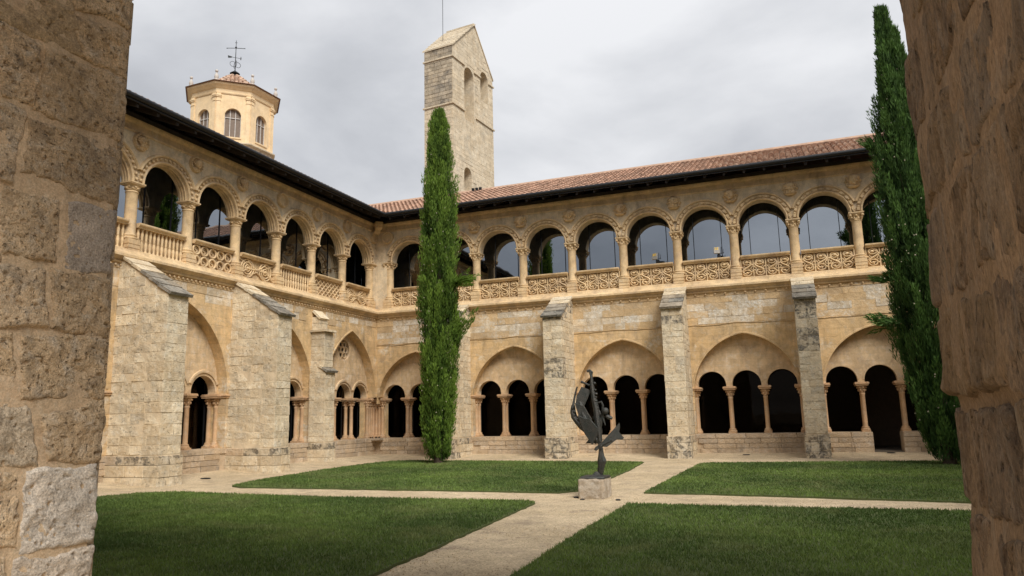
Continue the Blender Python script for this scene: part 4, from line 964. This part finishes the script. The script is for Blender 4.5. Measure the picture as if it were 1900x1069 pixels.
# long side ashlar
mb = MB(); z = 15; allops = opsT+[o3]
while z < 31.6:
    h = rnd.uniform(.27, .34); x = 0.0
    while x < 6.08:
        w_ = min(rnd.uniform(.35, .75), 6.1-x)
        if 6.1-x-w_ < .2: w_ = 6.1-x
        ok = all(z+h < tz(q)-.02 for q in (x, x+w_))
        for o in allops:
            if x+w_ > o.xa-.02 and x < o.xb+.02:
                zt_ = max(o.hi(max(o.xa, min(o.xb, q))) for q in (x, x+w_, (x+w_/2)))
                if not (z+h < o.z0-.02 or z > zt_+.02): ok = False
        if ok: mb.tint = rnd.uniform(-.7, .7); mb.box(x+.005, x+w_-.005, -.014-rnd.uniform(0, .010), .01, z+.004, z+h-.004)
        x += w_
    z += h
tag(mb.build('wall_block', M_tower, Tw, smooth=False), kind='stuff')
for zz, pa in ((27.85, [(0, 1.66), (3.10, 4.10), (5.37, 6.1)]), (24.2, [(0, 1.66), (3.3, 6.1)])):
    mb = MB(); mb.box(-.13, .0, -.12, 2.52, zz-.07, zz+.06); mb.build('string_course', M_tower, Tw, bevel=.015)
    for a, b in pa: mb = MB(); mb.box(a+.002, b+(.1 if b > 6 else 0), -.118, -.0, zz-.068, zz+.058); mb.build('string_course', M_tower, Tw, bevel=.015)
# broken lower part of the first opening, filled with stepped rubble
mb = MB(); mb.box(1.68, 2.2, .55, 2.42, 23.55, 24.9); mb.box(2.2, 2.6, .7, 2.42, 23.55, 24.4); mb.box(1.68, 3.08, 1.2, 2.42, 23.55, 26.2); mb.build('rubble_infill', M_tower, Tw, bevel=.03)
for j in range(9):                                          # roof courses of stone slabs on the near slope
    x0, x1 = 3.3*j/9-.12, 3.3*(j+1)/9+.04
    mb = MB(); za, zb = tz(max(0, x0))+(.0 if x0 >= 0 else x0*.97), tz(min(3.25, x1)); y = -.12
    while y < 2.5:
        w_ = min(rnd.uniform(.4, .7), 2.56-y); lift = .08+rnd.uniform(0, .03); mb.tint = rnd.uniform(-1, 1)
        mb.add([(x0, y, za+.03), (x0, y+w_-.015, za+.03), (x1, y+w_-.015, zb), (x1, y, zb), (x0, y, za+lift+.06), (x0, y+w_-.015, za+lift+.06), (x1, y+w_-.015, zb+.08), (x1, y, zb+.08)], [(0, 1, 2, 3), (4, 5, 6, 7), (0, 1, 5, 4), (1, 2, 6, 5), (2, 3, 7, 6), (3, 0, 4, 7)]); y += w_
    tag(mb.build('roof_slab', M_tower, Tw, smooth=False), kind='stuff')
mb = MB(); mb.add([(3.2, -.06, 31.9), (3.2, 2.5, 31.9), (6.2, 2.5, 28.4), (6.2, -.06, 28.4), (3.2, -.06, 32.02), (3.2, 2.5, 32.02), (6.2, 2.5, 28.52), (6.2, -.06, 28.52)], [(0, 1, 2, 3), (4, 5, 6, 7), (0, 1, 5, 4), (1, 2, 6, 5), (2, 3, 7, 6), (3, 0, 4, 7)]); mb.build('roof_slab', M_tower, Tw, smooth=False)
mb = MB(); mb.tube([(1.0, 1.43, 29.5), (1.0, 1.43, 35.5)], .022, 6); mb.build('lightning_rod', M_rod, Tw)
mb = MB(); mb.box(-1.6, 0, .3, 2.2, 10, 16.2); mb.prism([(-1.8, 16.1), (.0, 17.2), (.0, 16.9), (-1.8, 15.9)], -.2, 2.5); mb.build('side_annex', M_tower, Tw)
for i in range(3):
    mb = MB(); mb.lathe([(.07, 0), (.08, .10), (.09, .12), (.09, .18), (.05, .19)], 10); o_ = mb.build('chimney_pot', M_gutter, None, loc=(4.45+i*.22, 3.15, 14.25))
    tag(o_, ('small black roof pot beside the tower foot, nearest the cypress', 'small black roof pot between two others beside the tower foot', 'small black roof pot beside the tower foot, farthest from the cypress')[i], 'roof pot', 'black pots on the roof ridge')

# ------------------------------------------------------------------ octagonal lantern behind the west wing
Cu = empty('lantern_tower', (-14.0, 4.39, 0), math.atan2(.675, -.738)*0)
tag(Cu, 'cream octagonal lantern tower with arched windows, terracotta roof and iron cross', 'tower')
ap = 2.55; fw = 2*ap*math.tan(PI/8); th0 = math.atan2(-.738, .675)            # direction of the face that looks at the court
for k in range(8):
    th = th0+k*PI/4; Rm = Matrix.Rotation(th+PI/2, 4, 'Z')
    mb = MB(); mb.M = Rm @ Matrix.Translation((0, -ap, 0)); arch_wall(mb, -fw/2, fw/2, 19.6, 23.25, 0, .35, [Arch(0, .50, 21.45, 19.98, 0, 16)]); mb.build('wall', M_cream, Cu, smooth=False)
    mb = MB(); mb.M = Rm @ Matrix.Translation((0, -ap, 0)); mb.box(-.56, .56, -.06, .30, 19.88, 19.97); mb.build('window_sill', M_cream, Cu)
    mb = MB(); mb.M = Rm @ Matrix.Translation((0, -ap, 0)); mb.box(-.55, .55, .24, .26, 19.9, 22.1); pn = mb.build('window_pane', M_curt, Cu)
    mb = MB(); mb.M = Rm @ Matrix.Translation((0, -ap, 0))
    for q in (-.485, -.165, .165, .485): mb.box(q-.02, q+.02, .19, .24, 19.97, 21.93)
    mb.box(-.5, .5, .185, .235, 21.32, 21.36); mb.box(-.5, .5, .185, .235, 19.97, 20.02); mb.build('window_frame', M_frame, pn)
    for s_ in (-1, 1):
        mb = MB(); mb.M = Rm @ Matrix.Translation((0, -ap, 0)); xa, xb = sorted((s_*(fw/2-.02), s_*(fw/2-.27))); mb.box(xa, xb, -.06, .02, 19.6, 22.62); mb.box(min(xa, xb)-.02, max(xa, xb)+.02, -.09, .02, 22.35, 22.40); mb.box(xa-.03, xb+.03, -.11, .02, 22.62, 22.70); mb.box(xa-.05, xb+.05, -.14, .02, 22.70, 22.76); mb.box(xa-.01, xb+.01, -.08, .02, 22.76, 22.88); mb.build('pilaster', M_cream, Cu)
c8 = 1/math.cos(PI/8)
mb = MB(); mb.lathe([((ap-.1)*c8, 22.86), ((ap+.05)*c8, 22.88), ((ap+.08)*c8, 22.95), ((ap+.03)*c8, 22.98), ((ap+.03)*c8, 23.22), ((ap+.10)*c8, 23.26), ((ap+.16)*c8, 23.34), ((ap+.30)*c8, 23.44), ((ap+.34)*c8, 23.52), ((ap+.34)*c8, 23.56), ((ap-.4)*c8, 23.58)], 8, ph=th0+PI/8); mb.build('cornice', M_cream, Cu, angle=20)
mb = MB(); mb.lathe([((ap+.42)*c8, 23.59), ((ap+.44)*c8, 23.61), ((ap+.42)*c8, 23.63), (1.95, 23.72), (1.85, 24.05), (.2, 25.38), (.0001, 25.4)], 8, ph=th0+PI/8); rf = mb.build('roof', M_tile, Cu, angle=20)
mb = MB(); mb.lathe([((ap+.44)*c8, 23.575), ((ap+.46)*c8, 23.60), ((ap+.3)*c8, 23.60)], 8, ph=th0+PI/8, caps=False); mb.build('eave_edge', M_wood, Cu, angle=20)
mb = MB()
for k in range(8):
    th = th0+k*PI/4; Rm = Matrix.Rotation(th+PI/2, 4, 'Z'); n = 6
    for q in range(n):
        t = (q+.5)/n-.5; hw = 1.86*math.tan(PI/8)*2; x = t*hw; rr = abs(x)/math.tan(PI/8); r0, r1 = 1.86, max(.25, rr+.05)
        if r1 > r0-.1: continue
        f = lambda r: 24.05+(25.38-24.05)*(1-(r-.2)/1.60)
        m_ = int((r0-r1)/.30)+1
        for s_ in range(m_):
            ra = r0-(r0-r1)*s_/m_; rb = r0-(r0-r1)*(s_+1)/m_-.05; mb.tint = rnd.uniform(-1, 1); mb.M = Rm
            mb.tube([(x, -ra, f(ra)+.035), (x, -rb, f(rb)+.005)], [.12, .10], 8)
mb.M = None; tag(mb.build('roof_tile', M_tiles[1], Cu, merge=False), kind='stuff')
mb = MB(); mb.lathe([(ap*c8*1.0, 17.5), ((ap+.04)*c8, 17.5), ((ap+.04)*c8, 19.45), ((ap+.22)*c8, 19.52), ((ap+.22)*c8, 19.60), ((ap+.02)*c8, 19.64)], 8, ph=th0+PI/8); mb.build('stone_drum', M_tower, Cu, angle=20)
mb = MB(); mb.box(-3, 3, -3, 3, 0, 17.6); mb.build('church_crossing', M_tower, Cu)
for k in range(8):
    a = th0+PI/8+k*PI/4; mb = MB(); mb.lathe([(.16, 0), (.16, .16), (.11, .20), (.15, .34), (.13, .48), (.06, .60), (.05, .68), (.10, .72), (.11, .80), (.07, .86), (.02, .88)], 12); mb.build('finial', M_white, Cu, loc=((ap+.12)*c8*math.cos(a), (ap+.12)*c8*math.sin(a), 23.60)).scale = (.95, .95, .95)
mb = MB(); mb.lathe([(.30, 25.30), (.16, 25.42), (.15, 25.52), (.34, 25.56), (.10, 25.74), (.04, 25.80)], 12); mb.build('roof_cap', M_rod, Cu)
V_ = empty('weather_vane', (0, 0, 25.7), parent=Cu); Rv = th0+PI/2+.25; V_.rotation_euler.z = Rv
mb = MB(); mb.tube([(0, 0, 0), (0, 0, 2.35)], [.035, .018], 8); mb.sphere((0, 0, 1.82), .075, 8, 6); mb.build('spindle', M_rod, V_)
mb = MB(); mb.tube([(-.62, 0, 1.60), (0, 0, 1.78), (.62, 0, 1.92)], .020, 6); mb.tube([(-.08, 0, 2.16), (.08, 0, 2.2)], .016, 6)
for s_ in (-1, 1): mb.sphere((s_*.60, 0, 1.76+s_*.16), .035, 6, 5)
mb.build('cross_arm', M_rod, V_)
mb = MB(); mb.tube([(-.45, 0, 1.02), (.42, 0, 1.10)], .014, 6); mb.prism([(-.50, .92), (-.28, .98), (-.22, 1.08), (-.52, 1.10)], -.01, .01); mb.prism([(.32, .98), (.34, 1.22), (.38, 1.22), (.38, .98)], -.01, .01); mb.build('arrow', M_rod, V_)
mb = MB()
for aa in (0, PI/2):
    mb.M = Matrix.Rotation(aa, 4, 'Z'); mb.tube(torus_pts((.17, 0, .55), .19, 14), .016, 5, True); mb.tube(torus_pts((-.17, 0, .55), .19, 14), .016, 5, True)
mb.build('scroll_cage', M_rod, V_)

# ------------------------------------------------------------------ cypresses
def cypress(x0, y0, H, prof, lean, mat, label, n_fl, seed, extra=(), spires=(), lsz=1.0):
    rn = np.random.default_rng(seed); root = empty('cypress_tree', (x0, y0, -.12)); tag(root, label, 'tree', 'Italian cypresses in the courtyard')
    hz = np.array([p[0] for p in prof]); hr = np.array([p[1] for p in prof])
    fl = []; 
    lobes = rn.uniform(0, 2*PI, 60)
    for i in range(n_fl):
        z = rn.uniform(0, 1)**.92*(H-.4)+.12; th = rn.uniform(0, 2*PI)
        R = .79*np.interp(z, hz, hr)*(1+.13*math.sin(3*th+z*.9+seed)+.09*math.sin(5*th-z*1.7))
        rr = R*(rn.uniform(.45, 1.0)**.6 if rn.random() < .75 else rn.uniform(.15, .6)); ln = rn.uniform(.6, 1.35)*min(1, .22+1.15*R); tw = rn.uniform(-.2, .2)
        base = np.array([rr*math.cos(th), rr*math.sin(th), z-ln*.35]); out_ = np.array([math.cos(th+tw), math.sin(th+tw), 0])
        k_ = rn.uniform(.02, .22) if rr > .5*R else .05
        d = np.array([0, 0, 1.])+out_*k_*(1.0); d /= np.linalg.norm(d)
        fl.append((base, d, ln, rn.uniform(.085, .16), rn.uniform(-.7, .6)+(.2 if rr > .8*R else -.6)))  # inner sprays tinted darker, painting in the crown's inner shadow
    for (ex, ey, ez, dx, dy, dz, ln, cnt) in extra:
        for i in range(cnt):
            d = np.array([dx, dy, dz])+rn.normal(0, .16, 3); d /= np.linalg.norm(d); fl.append((np.array([ex, ey, ez])+rn.normal(0, .07, 3), d, ln*rn.uniform(.6, 1.1), .085, rn.uniform(0, .5)))
    for (sx, sy, z0_, z1_, r_s) in spires:
        for i in range(140):
            t = rn.uniform(0, 1); th = rn.uniform(0, 2*PI); z = z0_+(z1_-z0_)*t; rr = r_s*(1-t)**.7*rn.uniform(.3, 1)
            d = np.array([math.cos(th)*.1, math.sin(th)*.1, 1]); d /= np.linalg.norm(d); fl.append((np.array([sx+rr*math.cos(th), sy+rr*math.sin(th), z-.3]), d, rn.uniform(.4, .8), .08, rn.uniform(-.2, .5)))
    per = 95; n = len(fl)*per
    B = np.repeat(np.array([f[0] for f in fl]), per, 0); D = np.repeat(np.array([f[1] for f in fl]), per, 0); LN = np.repeat([f[2] for f in fl], per); RD = np.repeat([f[3] for f in fl], per); TT = np.repeat([f[4] for f in fl], per)
    t = rn.uniform(0, 1, n); az = rn.uniform(0, 2*PI, n); ref = np.where(np.abs(D[:, 2:3]) < .9, [[0, 0, 1.]], [[1., 0, 0]]); A = np.cross(D, ref); A /= np.linalg.norm(A, axis=1)[:, None]; Bn = np.cross(D, A)
    rad = RD*np.clip(1.25*np.sin(PI*np.clip(t*.85+.12, 0, 1))**.7, .1, 1)*rn.uniform(.3, 1, n)
    oz = A*np.cos(az)[:, None]+Bn*np.sin(az)[:, None]; Pp = B+D*(t*LN)[:, None]+oz*rad[:, None]
    Pp[:, 0] += np.interp(Pp[:, 2], [0, H], [0, lean]); 
    up = D*1.0+oz*rn.uniform(.05, .40, n)[:, None]+rn.normal(0, .12, (n, 3)); up /= np.linalg.norm(up, axis=1)[:, None]
    side = np.cross(up, rn.normal(0, 1, (n, 3))); side /= np.linalg.norm(side, axis=1)[:, None]
    L_ = rn.uniform(.08, .20, n)*lsz; W_ = rn.uniform(.009, .020, n)*lsz
    V = np.empty((n, 4, 3)); V[:, 0] = Pp-side*(W_*.4)[:, None]; V[:, 1] = Pp+side*W_[:, None]+up*(L_*.45)[:, None]; V[:, 2] = Pp+up*L_[:, None]; V[:, 3] = Pp-side*W_[:, None]+up*(L_*.45)[:, None]
    keep = Pp[:, 2] > .10; V = V[keep]; T = np.clip(TT+(t-.45)*1.1+rn.uniform(-.18, .18, n), -1, 1)[keep]; n = len(V)
    me = bpy.data.meshes.new('crown'); me.vertices.add(4*n); me.loops.add(4*n); me.polygons.add(n); me.vertices.foreach_set('co', V.ravel()); me.loops.foreach_set('vertex_index', np.arange(4*n)); me.polygons.foreach_set('loop_start', np.arange(0, 4*n, 4)); me.update(calc_edges=True)
    at = me.attributes.new('tint', 'FLOAT', 'FACE'); at.data.foreach_set('value', T.astype(np.float32)); me.materials.append(mat); o = bpy.data.objects.new('crown', me); COL.objects.link(o); o.parent = root
    mb = MB(); mb.tube([(0, 0, -.1), (.02, 0, .5), (0, .02, 2), (lean*.5, 0, H*.5), (lean*.9, 0, H*.9)], [.22, .16, .14, .09, .02], 10)
    for i in range(34):
        z = rn.uniform(.4, H*.85); th = rn.uniform(0, 6.28); R = np.interp(z, hz, hr)*.7; lx = lean*z/H; mb.tube([(lx, 0, z-.5), (lx+R*.5*math.cos(th), R*.5*math.sin(th), z), (lx+R*math.cos(th), R*math.sin(th), z+.9)], [.03, .022, .006], 5)
    mb.build('trunk', M_bark, root)
    mb = MB()
    for i in range(170):
        z = rn.uniform(1.2, H*.86); th = rn.uniform(0, 6.28); R = np.interp(z, hz, hr)*rn.uniform(.9, 1.05); mb.sphere((R*math.cos(th)+lean*z/H, R*math.sin(th), z), rn.uniform(.015, .026), 6, 4)
    tag(mb.build('seed_cone', plain('pale_cypress_cone', (.42, .38, .28), .8), root), kind='stuff')
    return root
cypress(6.72, -5.89, 15.35, [(0, .30), (.35, .50), (1.0, .66), (2.0, .76), (4.2, .84), (6.4, .87), (8.7, .84), (11, .72), (13.2, .54), (14.3, .34), (15.0, .10)], .13, M_leaf,
        'tall slim bright green cypress rising in front of the stone bell tower', 1150, 3, extra=((.7, -.1, 7.35, 1, -.1, .12, 1.05, 13), (.75, 0, 4.9, .35, 0, 1, 1.5, 10), (.72, 0, 5.2, .3, 0, 1, .9, 6)), lsz=1.1)
cypress(24.82, -6.37, 15.8, [(0, .45), (.4, .62), (1.3, .72), (3.6, 1.04), (5.3, 1.18), (8.2, 1.15), (10.1, .98), (12.2, .52), (13.6, .30), (15.0, .14), (15.8, .04)], -.45, M_leaf2,
        'broad dark green cypress half hidden behind the rough brown stone jamb', 1500, 8, extra=((-.9, -.3, 4.55, -1, -.2, .05, .85, 9), (-.9, 0, 6.0, -1, 0, .35, .5, 4), (-.8, 0, 10.7, -.8, 0, .7, .5, 4)), spires=((.30, 0, 12.0, 14.6, .40),), lsz=1.1)

# ------------------------------------------------------------------ sculpture on its pedestal
ped = MB(); n = 9
def face_grid(mb, o, u, v, nu, nv, nrm, amp, seed):
    V = []
    for j in range(nv+1):
        for i in range(nu+1):
            s, t = i/nu, j/nv; p = Vector(o)+Vector(u)*s+Vector(v)*t; k = 1 if 0 < i < nu and 0 < j < nv else 0.0
            V.append(p+Vector(nrm)*k*(amp*(mnoise.fractal(p*7+Vector((seed, 0, 0)), .8, 2, 3))+.006))
    mb.add(V, [(j*(nu+1)+i, j*(nu+1)+i+1, (j+1)*(nu+1)+i+1, (j+1)*(nu+1)+i) for j in range(nv) for i in range(nu)])
w2, d2, h2 = .29, .34, .43
for o, u, v, nn, s_ in (((-w2, -d2, 0), (2*w2, 0, 0), (0, 0, h2), (0, -1, 0), 1), ((w2, -d2, 0), (0, 2*d2, 0), (0, 0, h2), (1, 0, 0), 2), ((w2, d2, 0), (-2*w2, 0, 0), (0, 0, h2), (0, 1, 0), 3), ((-w2, d2, 0), (0, -2*d2, 0), (0, 0, h2), (-1, 0, 0), 4), ((-w2, -d2, h2), (2*w2, 0, 0), (0, 2*d2, 0), (0, 0, 1), 5)):
    face_grid(ped, o, u, v, 16, 14, nn, .022, s_)
po = ped.build('pedestal', stone('pedestal_stone', (.52, .46, .38), (.44, .36, .27), (.58, .53, .46), big=4, mid=9, bump=1, bdist=.03, pits=.45, pscale=30, grime=(.28, .22, .17), grime_at=(.56, .7), gscale=5), None, loc=(16.12, -16.85, -.14), angle=0)
tag(po, 'low rough pale stone block under the dark bronze sculpture', 'pedestal')
Sc = empty('sculpture', (16.15, -16.87, .30)); tag(Sc, 'dark abstract bronze sculpture of folded plates and a curving horn on a stem', 'sculpture')
def sp(cx, cy, y=0.):      # sketch grid of the sculpture to local metres
    return (-.08+(cx-270)*.0031, y, (880-cy)*.00301-.05)
def plate(name, pts, y0, y1, tilt=0, parent=None, bev=.006):
    mb = MB(); P_ = [sp(*p) for p in pts]; c_ = P_[0]
    mb.M = Matrix.Translation((c_[0], 0, 0)) @ Matrix.Rotation(tilt, 4, 'Z') @ Matrix.Translation((-c_[0], 0, 0))
    mb.prism([(p[0], p[2]) for p in P_], y0, y1); return mb.build(name, M_bronze, parent or Sc, bevel=bev)
mb = MB(); mb.add([(-.30, -.27, .0), (.26, -.27, 0), (.29, .27, 0), (-.28, .27, 0), (-.28, -.25, .05), (.24, -.25, .05), (.27, .25, .05), (-.26, .25, .05)], [(0, 3, 2, 1), (4, 5, 6, 7), (0, 1, 5, 4), (1, 2, 6, 5), (2, 3, 7, 6), (3, 0, 4, 7)]); mb.lathe([(.20, .05), (.10, .08), (.055, .14)], 10, (.04, 0, 0)); mb.build('base_plate', M_bronze, Sc, bevel=.01)
mb = MB()
prof = [(335, 840, 20, .05), (340, 800, 26, .055), (345, 760, 34, .06), (350, 740, 40, .06), (345, 700, 26, .055), (345, 650, 18, .05), (338, 610, 16, .045), (345, 560, 14, .04)]
mb.tube([sp(a, b) for a, b, _, _ in prof], [c*.0027 for _, _, c, _ in prof], 7); mb.tube([sp(318, 790), sp(325, 815), sp(335, 835)], [.03, .035, .03], 7)
mb.build('stem', M_bronze, Sc, angle=30)
plate('folded_plate', [(168, 310), (175, 260), (215, 186), (284, 218), (250, 290), (228, 340)], -.07, .03, .25)
plate('folded_plate', [(165, 308), (230, 332), (262, 395), (285, 432), (255, 528), (195, 420)], -.12, .02, .12)
mb = MB(); mb.tube([sp(200, 300, .0), sp(215, 360, -.02), sp(235, 430, -.02), sp(268, 500, -.02), sp(300, 570, 0), sp(330, 610, 0)], [.05, .075, .10, .10, .07, .03], 9); mb.build('body', M_bronze, Sc, angle=50)
mb = MB(); mb.tube([sp(300, 410, .02), sp(325, 450, .03), sp(340, 520, .02), sp(340, 590, 0)], [.04, .07, .06, .04], 8); mb.build('shoulder', M_bronze, Sc, angle=50)
plate('diamond_plate', [(258, 425), (300, 430), (357, 500), (350, 545), (308, 620), (250, 530), (205, 400)], -.24, -.19, -.10)
mb = MB()
for k in range(9): mb.box(sp(272+k*.6, 0)[0], sp(338-k*1.5, 0)[0], -.250, -.241, sp(0, 470+k*11)[2], sp(0, 467+k*11)[2])
tag(mb.build('engraved_line', M_bronze, Sc), kind='stuff')
plate('wedge', [(232, 612), (268, 572), (300, 612)], -.04, .05, 0)
mb = MB(); mb.tube([sp(182, 185, .02), sp(165, 235, .03), sp(152, 290, .02), sp(146, 330, 0)], [.018, .022, .026, .03], 8); mb.build('horn_tip', M_bronze, Sc)
mb = MB(); pts = [(146, 325), (142, 370), (150, 410), (175, 450), (205, 490), (245, 525), (275, 570), (310, 615)]; mb.tube([sp(a, b, .01) for a, b in pts], [.045, .065, .075, .07, .065, .055, .04, .02], 8)
for k, (a, b) in enumerate(((148, 345), (160, 372), (158, 400), (185, 430), (205, 460))): mb.sphere(sp(a, b, -.045), .030, 7, 5, sz=1.3)
mb.build('ribbed_arc', M_bronze, Sc)
mb = MB(); pts = [(285, 70), (295, 110), (296, 165), (302, 230), (310, 290), (322, 360), (328, 440), (335, 520), (340, 600)]; mb.tube([sp(a, b) for a, b in pts], [.028, .034, .044, .058, .068, .07, .075, .065, .055], 8); mb.build('spine', M_bronze, Sc)
mb = MB(); mb.tube([sp(262, 68), sp(285, 66), sp(302, 82), sp(298, 100)], [.02, .028, .028, .02], 7); mb.sphere(sp(270, 72), .028, 8, 6); mb.build('hooked_top', M_bronze, Sc)
mb = MB(); mb.tube([sp(212, 150), sp(245, 162), sp(275, 178), (sp(300, 165))], [.026, .022, .024, .02], 7); mb.sphere(sp(222, 152), .034, 8, 6); mb.sphere(sp(318, 165), .032, 8, 6); mb.build('side_branch', M_bronze, Sc)
mb = MB()
for k, (a, b, r) in enumerate(((322, 215, .032), (328, 245, .040), (326, 270, .030), (322, 298, .042), (330, 325, .028), (334, 350, .030))): mb.sphere(sp(a, b, -.03), r, 9, 6, sz=.7)
mb.build('bead', M_bronze, Sc)
mb = MB(); mb.tube([sp(335, 312), sp(362, 305), sp(372, 330), sp(368, 375), sp(362, 430)], [.018, .026, .028, .024, .02], 7); mb.tube([sp(330, 350), sp(345, 375), sp(352, 400)], .018, 6); mb.tube([sp(352, 420), sp(345, 470), sp(342, 520)], [.05, .055, .03], 7); mb.build('bent_arm', M_bronze, Sc)
mb = MB(); mb.sphere(sp(393, 375, -.04), .078, 12, 9); mb.build('sphere', M_bronze, Sc)
mb = MB(); mb.tube([sp(385, 408), sp(412, 420), sp(438, 430)], [.03, .052, .03], 8); mb.tube([sp(362, 400), sp(372, 440), sp(385, 480)], [.05, .03, .01], 6); mb.build('lobe', M_bronze, Sc)
plate('fan_plate', [(292, 655), (300, 640), (350, 605), (440, 510), (485, 462), (487, 500), (478, 530), (512, 575), (500, 590), (460, 585), (385, 640), (350, 635), (305, 668)], -.06, -.02, .35)
mb = MB(); mb.tube([sp(350, 640, -.08), sp(400, 610, -.14), sp(450, 590, -.2)], .016, 6); mb.build('fan_rib', M_bronze, Sc)

# ------------------------------------------------------------------ floodlights on the parapet ledge, and small things on the ground
M_lamp = plain('grey_lamp_housing', (.32, .30, .27), .5, .3, bump=0); M_led = plain('amber_led', (.75, .50, .08), .4, bump=0)
def flood(x, label, rz):
    r = empty('floodlight', (x, -.02, 8.455), rz); tag(r, label, 'floodlight', 'floodlights on the upper balustrade')
    mb = MB(); mb.box(-.06, .14, -.05, .05, 0, .02); mb.tube([(.04, 0, .0), (.04, 0, .26)], .035, 8); mb.box(-.02, .12, .02, .12, .06, .20); mb.build('stand', M_gutter, r)
    mb = MB(); mb.M = Matrix.Translation((-.03, -.03, .38)) @ Matrix.Rotation(-.25, 4, 'X'); mb.box(-.14, .13, -.035, .035, -.17, .15); mb.build('housing', M_lamp, r, bevel=.012)
    mb = MB(); mb.M = Matrix.Translation((-.03, -.03, .38)) @ Matrix.Rotation(-.25, 4, 'X')
    for i in range(2):
        for j in range(2): mb.box(-.085+i*.085, -.025+i*.085, -.042, -.034, .0+j*.065, .05+j*.065)
    mb.build('led_panel', M_led, r)
    mb = MB(); mb.tube([(.15, .0, .18), (.17, 0, .52)], .014, 6); mb.tube([(.24, .0, .2), (.25, 0, .42)], .010, 6); mb.tube([(.04, 0, .22), (.28, 0, .26)], .012, 6); mb.build('bracket', M_gutter, r)
flood(14.98, 'grey floodlight tilted sideways on the balustrade, under the fourth arch from the cypress', -.35)
flood(17.74, 'grey floodlight facing straight out on the balustrade, one arch along from the tilted one', .15)
def grate(x, y, z, label, r=.16):
    mb = MB(); mb.lathe([(r, 0), (r, .015), (r-.02, .02)], 16); 
    for k in range(5): mb.box(-r*.75, r*.75, (k-2)*r*.3-.01, (k-2)*r*.3+.01, .02, .028)
    tag(mb.build('drain_cover', M_gutter, None, loc=(x, y, z)), label, 'drain cover', 'small drains in the gravel')
grate(18.4, -1.25, -.055, 'dark drain cover in the gravel in front of the parapet between two buttresses'); grate(23.75, -.85, -.02, 'dark drain cover in the gravel before the doorway'); grate(2.0, -13.6, -.10, 'dark drain cover in the gravel beside the nearest buttress')
for i, (x, y, lb) in enumerate(((15.72, -17.0, 'small dark ground spotlight by the pedestal, on the bell tower side'), (15.98, -17.42, 'small dark ground spotlight in front of the pedestal'), (16.75, -17.35, 'small dark ground spotlight by the pedestal, on the broad cypress side'))):
    mb = MB(); mb.lathe([(.055, 0), (.055, .02), (.035, .03)], 12); tag(mb.build('ground_spotlight', M_gutter, None, loc=(x, y, -.125)), lb, 'spotlight', 'spotlights round the pedestal')
